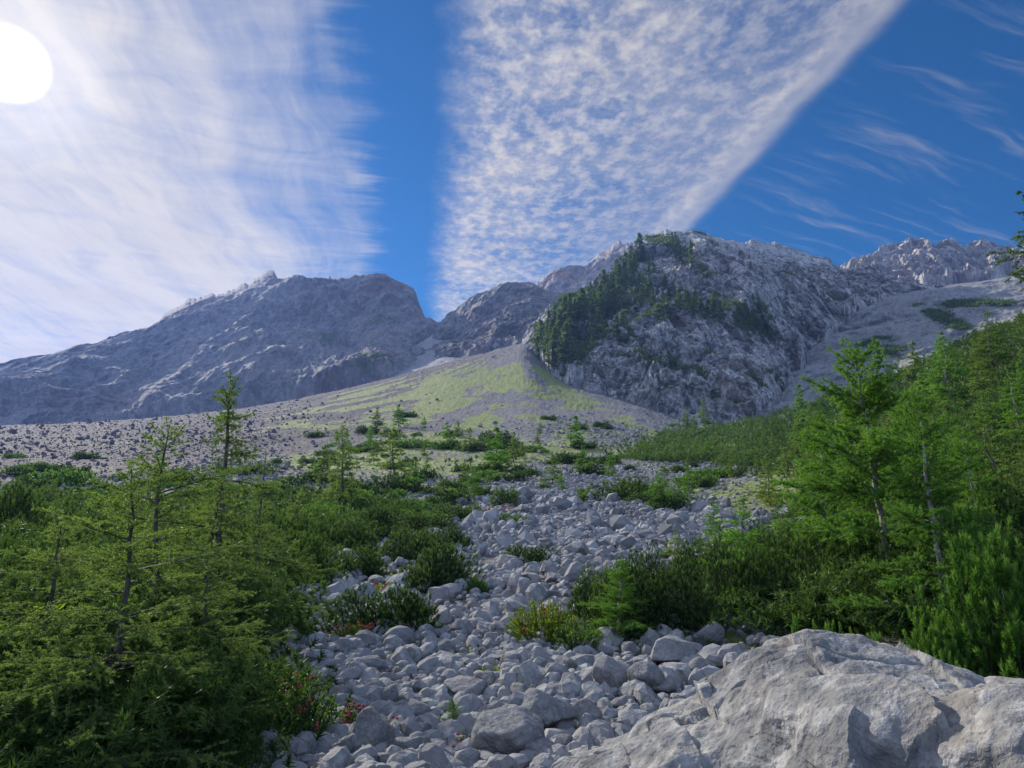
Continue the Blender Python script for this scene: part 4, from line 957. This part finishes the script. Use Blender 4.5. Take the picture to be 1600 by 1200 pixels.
np_('little dark pine alone on the scree', 915, 780, 34, 20, P_MID, 5, R0=1.4, H0=1.0)
np_('dark pine bush left of the lone larch on the cone', 902, 702, 28, 14, P_FAR, 0, R0=1.6, H0=1.0)
for x, y, w, h, k, g in [(560, 905, 120, 55, 0, 0), (480, 920, 130, 80, 1, 0), (430, 880, 120, 80, 2, 0), (540, 870, 130, 65, 0, 0), (640, 880, 120, 60, 2, 0), (590, 845, 130, 50, 1, 0), (700, 865, 110, 46, 0, 0), (500, 830, 120, 50, 2, 0),
                         (420, 950, 90, 60, 1, 0), (660, 838, 110, 40, 2, 0), (440, 830, 120, 50, 0, 0), (560, 812, 120, 38, 1, 0), (640, 806, 100, 32, 2, 0), (330, 1000, 110, 90, 1, 0), (400, 1005, 80, 70, 0, 0),
                         (700, 792, 90, 30, 1, 0), (250, 960, 160, 100, 2, 0), (30, 960, 160, 110, 0, 0), (20, 860, 140, 90, 1, 0), (110, 880, 140, 80, 2, 0), (360, 870, 120, 70, 0, 0), (210, 880, 120, 60, 1, 0), (300, 840, 110, 50, 2, 0)]:
    place_pine(x, y, w, h, P_NEAR if y > 830 else P_MID, k, R0=1.2 if y > 830 else 1.4, H0=.95 if y > 830 else 1.0, group='dense dwarf pine thicket left of the path')
for x, y, w, h, k in [(925, 990, 110, 110, 0), (985, 1005, 140, 130, 1), (1060, 1000, 140, 125, 0), (1130, 985, 150, 140, 1), (1200, 985, 150, 150, 0), (1275, 985, 150, 155, 1), (1345, 990, 150, 160, 0), (1420, 1000, 160, 150, 1),
                      (1010, 945, 120, 90, 1), (1090, 935, 140, 95, 0), (1180, 925, 150, 105, 1), (1270, 915, 150, 105, 0), (1360, 915, 150, 110, 1), (1450, 930, 160, 110, 0), (1530, 950, 160, 150, 1), (1590, 930, 160, 160, 0),
                      (1240, 870, 120, 60, 0), (1320, 865, 130, 70, 1), (1420, 860, 130, 80, 0), (1510, 860, 140, 90, 1), (1600, 850, 140, 90, 0)]:
    place_pine(x, y, w, h, P_TALL, k, R0=1.2, H0=1.7, group='tall dark dwarf pines of the right thicket')
np_('lush bright green pine at the right edge behind the great boulder', 1575, 1110, 230, 240, P_FORE, 0, R0=0.8, H0=1.0)
np_('bright pine shoots above the lower end of the great boulder', 1480, 1120, 150, 150, P_FORE, 0, R0=0.8, H0=1.0)
for x, y, w, h, lab in ((1262, 1075, 80, 120, 'first cluster of pine shoots peeking over the top of the great boulder'), (1330, 1080, 90, 110, 'second cluster of pine shoots peeking over the great boulder'), (1395, 1100, 100, 110, 'third cluster of pine shoots peeking over the great boulder')):
    np_(lab, x, y, w, h, P_FORE, 1, R0=0.5, H0=0.6)
np_('shaggy young pine on the right of the dark thicket front', 965, 1000, 120, 130, [(P_TALL[0][0], P_TALL[0][1])], 0, R0=1.2, H0=1.7)
nl('bright feathery young larch in front of the dark pine thicket', 965, 1008, 872, L_BRIGHT, 1, wfac=1.6)
nl('bright spruce seedling between the front boulders', 710, 1140, 1085, L_BRIGHT, 1, wfac=1.6)

# ---- scattered mid-distance dwarf pines
def dens(px, py):
    L = [(600, 740, 90, 25, 0.8), (700, 700, 90, 12, 0.9), (740, 740, 70, 22, 0.7), (480, 790, 90, 25, 1.0), (660, 790, 70, 20, 0.8), (1000, 690, 60, 10, 1.0, 12), (1110, 700, 90, 20, 1.2), (1180, 680, 60, 16, 1.1), (1050, 770, 60, 16, 0.8),
         (980, 730, 60, 14, 0.4), (650, 655, 20, 4, 0.9), (410, 653, 30, 4, 0.7), (530, 665, 50, 6, 0.5), (60, 760, 80, 20, 0.8), (220, 800, 160, 30, 0.8), (380, 760, 50, 16, 0.3), (950, 672, 30, 6, 0.9, 15), (560, 690, 60, 10, 0.4), (800, 720, 50, 14, 0.5), (640, 710, 120, 30, 0.7), (760, 770, 60, 20, 0.7), (1000, 745, 80, 20, 0.6), (880, 730, 50, 16, 0.35), (450, 740, 60, 16, 0.4)]
    return blobs(px, py, L)
got = []; tries = 0
G_MID = 'dwarf pine bushes scattered over the scrubby slope'; G_HILL = 'dwarf pines covering the right hillside'
while len(got) < 236 and tries < 40000:
    tries += 1
    hillside = rt.random() < 0.25
    if hillside:
        x, y = rt.uniform(1150, 1640), rt.uniform(500, 880)
        if y < np.interp(x, [1100, 1180, 1300, 1400, 1500, 1600], [680, 662, 628, 590, 545, 505]): continue
        if y > np.interp(x, [1150, 1230, 1300], [730, 760, 860]): continue
    else:
        x, y = rt.uniform(0, 1200), rt.uniform(648, 830)
        if rt.random() > dens(x, y) or bed(x, y) * (y > 745) > 0.85: continue
    p, r = ground_at(x, y); W = math.exp(rt.normal(0.25, .35)) * (0.8 + r * 0.006); 
    if any(math.hypot(p[0] - g[0], p[1] - g[1]) < 0.8 * (W + g[2]) * (0.8 if hillside else 0.7) for g in got): continue
    got.append((p[0], p[1], W))
    far = r > 55; pr = P_FAR if far else P_MID
    place_pine(x, y, 2 * W * FP / r, (0.55 + 0.35 * W) * rt.uniform(.8, 1.2) * FP / r, pr, int(rt.integers(0, 12)), R0=1.6 if far else 1.4, H0=1.0, group=G_HILL if hillside else G_MID)
# the continuous carpet of pine between them on the right hill and left thicket: nobody could count it
def carpet():
    r_ = np.random.default_rng(77)
    for nm, n, box, keepf, lab in (
        ('undergrowth', 26000, (1150, 1700, 500, 1010), lambda x, y: (y > np.interp(x, [1150, 1180, 1300, 1400, 1500, 1600], [668, 658, 622, 584, 535, 495])) & ((x > 1290) | (y < 745) | (y > 880)), 'dense dark green pine undergrowth carpeting the right hillside'),
        ('undergrowth', 26000, (-80, 640, 775, 1260), lambda x, y: (y > np.interp(x, [0, 300, 450, 640], [775, 800, 790, 800])) & (y < np.interp(x, [0, 330, 400, 460, 640], [1260, 1240, 1030, 900, 840])), 'dark green pine undergrowth of the left thicket'),
        ('undergrowth', 9000, (430, 1190, 668, 815), lambda x, y: (np.minimum(dens(x, y), 0.9) + 1.6 * fbm(st(x * .035, y * .10, 0 * x), 4) > 1.4) & (bed(x, y) < 0.7), 'low dark green scrub patches between the middle bushes'),
        ('undergrowth', 5000, (1010, 1200, 655, 725), lambda x, y: y > np.interp(x, [1010, 1060, 1200], [700, 685, 662]), 'dark pine undergrowth at the foot of the cliff')):
        Pz, Dz, rr = [], [], []
        xs = r_.uniform(box[0], box[1], n); ys = r_.uniform(box[2], box[3], n); k = keepf(xs, ys); xs, ys = xs[k], ys[k]
        cells = {}
        for x, y in zip(xs[::6], ys[::6]): 
            p, r = ground_at(x, y); Pz.append(p); rr.append(r)
        Pz = np.array(Pz); rr = np.array(rr)
        # six brush shoots around each sampled spot
        Pz = np.repeat(Pz, 6, 0); rr = np.repeat(rr, 6); m = len(Pz)
        off = r_.normal(0, 1, (m, 2)) * (0.25 + 0.018 * rr)[:, None]; Pz[:, :2] += off; Pz[:, 2] = ground_z(Pz[:, 0], Pz[:, 1])
        grow = 0
        hh = (0.35 + 0.75 * sstep(fbm(st(Pz[:, 0] * .45, Pz[:, 1] * .45, 0 * Pz[:, 0]), 3), -0.3, 0.5)) * (1 - 0.8 * r_.random(m) ** 1.5)
        Pz[:, 2] += hh
        D = unit(np.array([0, 0, 1.0]) + r_.normal(0, .75, (m, 3)))
        sz = 0.038 + 0.0046 * rr
        kn = 14 if box[0] > 0 else 40; P2 = np.repeat(Pz, kn, 0); D2 = np.repeat(D, kn, 0); s2 = np.repeat(sz, kn)
        P2 = P2 + D2 * (r_.random(len(P2)) * s2 * 1.6)[:, None]
        d = unit(D2 * 0.6 + unit(r_.normal(size=D2.shape)) * 0.8); w = unit(np.cross(d, r_.normal(size=d.shape))) * (s2 * (0.10 if box[0] < 0 else 0.15))[:, None]
        V = np.stack([P2 - w, P2 + w, P2 + d * (s2 * 1.1)[:, None]], 1).reshape(-1, 3)
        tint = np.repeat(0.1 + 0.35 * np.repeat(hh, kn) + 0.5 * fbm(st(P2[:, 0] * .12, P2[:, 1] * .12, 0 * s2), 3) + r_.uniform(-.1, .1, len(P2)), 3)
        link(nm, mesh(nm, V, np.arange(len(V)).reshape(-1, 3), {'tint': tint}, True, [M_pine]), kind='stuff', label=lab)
carpet()

# ---- flowering and leafy shrubs
def shrub(label, px, by, w, h, seed, mat, nstem, nleaf, ll, lw, flowers=0, name='leafy_shrub', cat='shrub'):
    p, r = ground_at(px, by); R, H = size_at(w, r) / 2, size_at(h, r)
    s_, f_, fl = leafy(seed, R, H, nstem, nleaf, ll, lw, mat, flowers, fl_r=0.016 + 0.0008 * r)
    t = link(name, None, None, p + np.array([0, R * .4, 0.0]), None, None, category=cat, label=label)
    link('stems', s_, t); link('foliage', f_, t)
    if fl:
        for q in fl[1]: link('flower', fl[0], t, q, (0, 0, random.uniform(0, 6)))
    THINGS.append([t, name, px, by - h / 2, w]); NAMED[t.name] = 1
shrub('flowering alpenrose bush with red blooms at the bottom left', 440, 1165, 150, 95, 1, M_leaf, 130, 8000, 0.035, 0.019, 18, 'alpenrose', 'alpenrose')
shrub('small alpenrose with pink blooms beside the round grey boulder', 545, 1150, 50, 40, 2, M_leaf, 50, 1600, 0.03, 0.016, 12, 'alpenrose', 'alpenrose')
shrub('low alpenrose with a few red blooms right of the round boulder', 625, 1150, 60, 24, 3, M_leaf, 50, 1300, 0.03, 0.016, 7, 'alpenrose', 'alpenrose')
shrub('pink flowering alpenrose at the foot of the rounded dwarf pine', 548, 1008, 66, 30, 4, M_yel, 60, 2400, 0.035, 0.018, 9, 'alpenrose', 'alpenrose')
shrub('yellow-green alpenrose beside the path left of the rounded pine', 400, 1020, 50, 34, 5, M_yel, 50, 800, 0.035, 0.018, 4, 'alpenrose', 'alpenrose')
shrub('yellow-green leafy shrub in front of the dark thicket', 850, 1010, 120, 60, 6, M_yel, 170, 9000, 0.04, 0.026, 6, 'leafy_shrub', 'shrub')
shrub('green leafy shrub at the foot of the dark thicket', 905, 1020, 90, 50, 7, M_leaf, 90, 2600, 0.04, 0.02, 0)
shrub('low leafy plant under the bright seedling between boulders', 735, 1185, 60, 34, 8, M_leaf, 40, 500, 0.03, 0.014, 5)
shrub('bright leafy shrub at the left edge below the larch', 10, 1130, 120, 150, 9, M_yel, 60, 1500, 0.07, 0.04, 0)
shrub('second bright leafy shrub at the left edge, higher up', 15, 1010, 90, 90, 10, M_leaf, 60, 1200, 0.06, 0.035, 0)
shrub('low green shrub under the big front larch', 370, 1225, 120, 50, 11, M_leaf, 80, 2200, 0.03, 0.014, 3)
shrub('shady green shrub at the bottom edge left of the alpenrose', 300, 1235, 160, 90, 12, M_leaf, 100, 2600, 0.035, 0.016, 0)
shrub('yellow-green shrub patch on the far edge of the stones at right', 1255, 792, 130, 26, 13, M_yel, 80, 2600, 0.10, 0.05, 0)
shrub('pale green shrub behind the rounded pine by the path', 600, 935, 90, 22, 14, M_yel, 60, 1400, 0.05, 0.024, 6)
shrub('rusty flowering alpenrose patch above the low pine mat', 785, 803, 60, 14, 15, M_yel, 50, 900, 0.07, 0.035, 22, 'alpenrose', 'alpenrose')
shrub('rusty alpenrose beside the cone-shaped larch in the scrub', 700, 768, 50, 12, 16, M_yel, 40, 700, 0.08, 0.04, 20, 'alpenrose', 'alpenrose')
# ---- grass and small herbs between stones
def grass():
    r_ = np.random.default_rng(91)
    pts = [(560, 1025, 50, 10), (500, 1025, 20, 8), (640, 1020, 30, 8), (690, 1050, 20, 10), (860, 1010, 60, 25), (720, 1015, 15, 6), (840, 960, 20, 10), (760, 1050, 14, 8), (810, 1068, 10, 6), (680, 1040, 20, 16), (990, 1010, 60, 12), (1060, 1000, 60, 10),
           (680, 905, 60, 8), (780, 900, 50, 10), (560, 925, 60, 8), (640, 905, 60, 8), (860, 870, 40, 10), (300, 1190, 200, 40), (100, 1190, 120, 30), (420, 1100, 60, 30), (1180, 1000, 100, 12)]
    P_, S_ = [], []
    for (x, y, a, b_) in pts:
        for _ in range(160):
            p, r = ground_at(x + r_.normal() * a * .6, min(y + r_.normal() * b_ * .6, 1230)); P_.append(p); S_.append(r)
    for _ in range(2600):      # herbs over the far turf and scrub
        x, y = r_.uniform(430, 1250), r_.uniform(665, 830); 
        if blobs(x, y, GRASS) < 0.25: continue
        p, r = ground_at(x, y); P_.append(p); S_.append(r)
    P_ = np.array(P_); S_ = np.array(S_); kn = 7; P2 = np.repeat(P_, kn, 0) + r_.normal(0, 1, (len(P_) * kn, 3)) * [1, 1, 0] * (0.03 + 0.002 * np.repeat(S_, kn))[:, None]
    s2 = (0.05 + 0.0022 * np.repeat(S_, kn)) * r_.uniform(.5, 1.4, len(P2)); d = unit(np.array([0, 0, 1.0]) + r_.normal(0, .45, P2.shape)); w = unit(np.cross(d, r_.normal(size=d.shape))) * (s2 * .09)[:, None]
    V = np.stack([P2 - w, P2 + w, P2 + d * s2[:, None]], 1).reshape(-1, 3)
    link('grass', mesh('grass', V, np.arange(len(V)).reshape(-1, 3), {'tint': np.repeat(r_.random(len(P2)), 3)}, True, [M_grass]), kind='stuff', label='tufts of grass and herbs among the stones')
grass()

# ---- dead wood
def deadwood(name, label, px, by, lines, rad0, seed, mat=None):
    p, r = ground_at(px, by); r_ = np.random.default_rng(seed); Pts = []
    for (x0, y0, x1, y1) in lines:
        A_, B_ = P(x0, y0, r), P(x1, y1, r + r_.uniform(-.3, .3)); s = np.linspace(0, 1, 7)[:, None]
        c = A_ * (1 - s) + B_ * s; c[1:-1] += r_.normal(0, .03, (5, 3)) * np.linalg.norm(B_ - A_); Pts.append(c - p)
    V, F = tubes(np.array(Pts), np.linspace(rad0, rad0 * .3, 7)[None] * np.ones((len(lines), 1)), 5)
    o = link(name, mesh(name, V, F, None, True, [mat or M_dead]), None, p, category='dead wood', label=label)
deadwood('dead_branch', 'tangle of bare grey dead branches below the big larch', 350, 1190, [(320, 1195, 385, 1110), (330, 1180, 350, 1110), (340, 1190, 400, 1150), (360, 1140, 405, 1125), (325, 1190, 375, 1170), (345, 1140, 330, 1100), (365, 1130, 390, 1090), (310, 1200, 345, 1150), (350, 1160, 372, 1185)], 0.010, 1)
deadwood('dead_branch', 'bare thin twigs beside the bright seedling between boulders', 760, 1130, [(745, 1135, 780, 1090), (755, 1130, 785, 1110), (740, 1140, 770, 1120), (752, 1138, 762, 1098), (760, 1120, 790, 1125)], 0.006, 2)
deadwood('dead_sapling', 'thin bleached dead sapling beside the pale-trunked larch', 1404, 960, [(1404, 940, 1372, 790), (1396, 905, 1384, 870), (1400, 925, 1412, 890), (1388, 860, 1400, 835), (1392, 880, 1372, 872)], 0.018, 3)
deadwood('dead_sapling', 'small dark dead sapling left of the bright young larch', 876, 992, [(877, 988, 875, 935), (876, 960, 868, 945)], 0.012, 4, M_bark)

# ---- trees and bushes on the cliff ledges
def cliff_pt(x, y):
    d = (CLIFF['px'] - x) ** 2 + (CLIFF['py'] - y) ** 2; d[CLIFF['rows'] - 22:] = 1e9
    k = np.unravel_index(np.argmin(d), d.shape); return CLIFF['V'][k]
def cliff_trees():
    r_ = np.random.default_rng(9); n = 0; tries = 0; used = []
    zones = [((845, 545), (1000, 385), 32, 95), ((852, 548), (890, 575), 9, 14), ((950, 470), (1140, 490), 14, 38), ((1000, 430), (1050, 470), 14, 10), ((1050, 380), (1080, 410), 12, 8), ((1150, 500), (1200, 520), 10, 10), ((985, 520), (900, 560), 18, 8)]
    for (x0, y0), (x1, y1), wd, cnt in zones:
        m = 0; tries = 0
        while m < cnt and tries < 4000:
            tries += 1; t = r_.random(); nx_, ny_ = -(y1 - y0), (x1 - x0); ll = math.hypot(nx_, ny_); o_ = r_.normal() * wd * 0.55 * (1.2 - 0.5 * t)
            x = x0 + t * (x1 - x0) + nx_ / ll * o_; y = y0 + t * (y1 - y0) + ny_ / ll * o_
            if y < np.interp(x, [835, 870, 920, 960, 1005, 1040, 1165], [545, 502, 470, 440, 384, 370, 392]): continue
            if any(abs(x - u[0]) < 7 and abs(y - u[1]) < 6 for u in used): continue
            used.append((x, y)); p = cliff_pt(x, y); h = math.exp(r_.normal(0, .28)) * (12.5 if wd > 30 else 11)
            if wd < 4: h *= 0.3
            s = h / 10; wf = r_.uniform(.9, 1.35)
            t_ = link('conifer', None, None, (p[0], p[1], p[2] - 0.6), (0, 0, r_.uniform(0, 6.28)), (s * wf, s * wf, s), category='conifer', group='conifers growing on the cliff ledges')
            wdm, fo = L_CLIFF[int(r_.integers(0, 5))]; link('trunk', wdm, t_); link('crown', fo, t_)
            THINGS.append([t_, 'conifer', x, y, h]); m += 1; n += 1
cliff_trees()
def ledge_scrub():
    r_ = np.random.default_rng(31)
    for M_, nm, sel, lab, n, sz in ((CLIFF, 'ledge_scrub', None, 'dark low scrub on the cliff ledges', 9000, 1.5), (SLOPE, 'slope_scrub', None, 'dark scrub patches on the upper scree slope', 1500, 1.6)):
        ok = (M_['v'] > 0.62); ok[M_['rows'] - 22:] = False; ok[:8] = False
        idx = np.argwhere(ok); 
        if len(idx) == 0: continue
        idx = idx[r_.integers(0, len(idx), n)]; p = M_['V'][idx[:, 0], idx[:, 1]]
        kn = 8; P2 = np.repeat(p, kn, 0) + r_.normal(0, 1.0, (n * kn, 3)) * [1, 1, .5]; d = unit(np.array([0, -.2, .8]) + r_.normal(0, .6, P2.shape)); w = unit(np.cross(d, r_.normal(size=d.shape))) * sz * .22
        V = np.stack([P2 - w, P2 + w, P2 + d * sz], 1).reshape(-1, 3)
        link(nm, mesh(nm, V, np.arange(len(V)).reshape(-1, 3), {'tint': np.repeat(r_.random(len(P2)) * .5, 3)}, True, [M_spruce]), kind='stuff', label=lab)
ledge_scrub()

# ---- dark spruce at the right edge of the picture
sp = P(1622, 420, 22.0); gz = float(ground_z(sp[0], sp[1]))
SPR = larch(200, 9.0, 120, 14, 0.05, 0.07, 0.026, 6, reach=0.25, first=0.60, droop=0.55, foli=M_spruce, rise=0.3)
tp = P(1614, 250, 22.0); hh = tp[2] - gz
put_tree('spruce_tree', [SPR], 0, (tp[0], tp[1], gz), 0.4, hh / 9.0, 'spruce', None, 'crown', 1595, 350, 9)['label'] = 'dark spruce whose branches reach in at the right edge'
NAMED[THINGS[-1][0].name] = 1

# ------------------------------------------------------------------ labels: every thing told apart by kind, place and neighbours
ORD = ['first', 'second', 'third', 'fourth', 'fifth', 'sixth', 'seventh', 'eighth', 'ninth', 'tenth', 'eleventh', 'twelfth', 'thirteenth', 'fourteenth', 'fifteenth', 'sixteenth', 'seventeenth', 'eighteenth', 'nineteenth', 'twentieth']
def ordn(i): return ORD[i] if i < 20 else ('twenty-' + ORD[i - 20] if i < 29 else ('thirtieth' if i == 29 else 'thirty-' + ORD[(i - 30) % 9]))
MARKS = {'boulder': [('at the bottom edge left of the great boulder', lambda x, y: y > 1140 and x < 900), ('beside the flowering alpenrose', lambda x, y: x < 520 and y > 1060), ('left of the path below the rounded pine', lambda x, y: x < 600 and y > 960),
                     ('in the middle of the front boulders', lambda x, y: y > 1060 and x < 780), ('just left of the great boulder', lambda x, y: y > 1030 and x >= 780), ('on the stony path', lambda x, y: y > 960 and x < 780), ('below the yellow-green shrub', lambda x, y: y > 960),
                     ('in the streambed left of the dark thicket', lambda x, y: y > 890 and x < 800), ('between the low pine mat and the thicket', lambda x, y: y > 870), ('at the far top of the boulder field', lambda x, y: True)],
         'dwarf_pine': [('at the left edge of the slope', lambda x, y: x < 200), ('behind the left larches', lambda x, y: x < 400), ('in the left thicket below the slender larch', lambda x, y: x < 640 and y > 770), ('in the left thicket near the path', lambda x, y: x < 800 and y > 770), ('in the left half of the middle scrub', lambda x, y: x < 650),
                        ('in the right half of the middle scrub', lambda x, y: x < 880), ('on the flat right of the scree', lambda x, y: x < 1180 and y < 800), ('in the left part of the dark thicket', lambda x, y: x < 1180), ('in the dark thicket under the pale-trunked larch', lambda x, y: y > 800 and x < 1420), ('in the dark thicket near the right edge', lambda x, y: y > 800),
                        ('on the lower right hillside', lambda x, y: x < 1350), ('on the right hill above the pale-trunked larch', lambda x, y: y < 620), ('on the right hillside near the edge', lambda x, y: True)],
         'larch_tree': [('behind the left thicket', lambda x, y: x < 480), ('in the middle scrub', lambda x, y: x < 890), ('right of the scree', lambda x, y: x < 1185), ('on the lower right hillside', lambda x, y: x < 1400), ('on the upper right hillside', lambda x, y: y < 650), ('on the right hillside near the edge', lambda x, y: True)],
         'conifer': [('on the summit of the cliff', lambda x, y: y < 400 and x > 1010), ('at the foot of the wooded ridge', lambda x, y: x < 880), ('on the lower wooded ridge', lambda x, y: x < 920), ('on the middle of the wooded ridge', lambda x, y: x < 960), ('on the upper wooded ridge', lambda x, y: x < 1000 and y < 450), ('on the ledge below the wooded ridge', lambda x, y: x < 1020), ('on the left part of the cliff ledge', lambda x, y: x < 1080), ('on the right part of the cliff ledge', lambda x, y: True)]}
WORDS = {'boulder': ('large grey boulder', 'grey boulder', 'small grey boulder'), 'dwarf_pine': ('broad dark dwarf pine', 'dark dwarf pine', 'small dwarf pine'), 'larch_tree': ('tall young larch', 'young larch', 'small young larch'), 'conifer': ('tall conifer', 'dark conifer', 'small conifer')}
def label_all():
    from collections import defaultdict
    B = defaultdict(list)
    for t in THINGS:
        o, kind, x, y, w = t
        if kind not in MARKS or o.name in NAMED: continue
        for k, (nm, f) in enumerate(MARKS[kind]):
            if f(x, y): B[(kind, nm)].append(t); break
    for (kind, nm), L in B.items():
        ws = sorted(t[4] for t in L); a, b_ = ws[len(ws) // 3], ws[2 * len(ws) // 3]
        for ci, cond in enumerate((lambda w: w > b_, lambda w: a < w <= b_, lambda w: w <= a)):
            S = sorted([t for t in L if cond(t[4])], key=lambda t: t[2])
            for i, t in enumerate(S):
                if len(S) == 1: s = 'only ' + WORDS[kind][ci] + ' ' + nm
                elif i == 0: s = 'leftmost ' + WORDS[kind][ci] + ' ' + nm
                elif i == len(S) - 1: s = 'rightmost ' + WORDS[kind][ci] + ' ' + nm
                else: s = WORDS[kind][ci] + ', ' + ordn(i) + ' from the left ' + nm
                t[0]['label'] = s
label_all()

# ------------------------------------------------------------------ the air
def haze():
    x0, x1, y0, y1, z0, z1 = -2200, 2200, -2200, 2200, -420, 620
    V = np.array([[x, y, z] for x in (x0, x1) for y in (y0, y1) for z in (z0, z1)], float)
    F = np.array([[0, 1, 3, 2], [4, 6, 7, 5], [0, 4, 5, 1], [2, 3, 7, 6], [0, 2, 6, 4], [1, 5, 7, 3]])
    m = bpy.data.materials.new('haze'); m.use_nodes = True; N = NT(m.node_tree); N.n.clear()
    o = N.add('ShaderNodeOutputMaterial'); v = N.add('ShaderNodeVolumePrincipled')
    v.inputs['Color'].default_value = (0.26, 0.42, 1.0, 1); v.inputs['Density'].default_value = HAZE; v.inputs['Anisotropy'].default_value = 0.35
    N.l.new(v.outputs[0], o.inputs['Volume'])
    link('haze', mesh('haze', V, F, None, False, [m]), kind='stuff', label='blue morning haze in the valley air')
HAZE = 0.00012
haze()
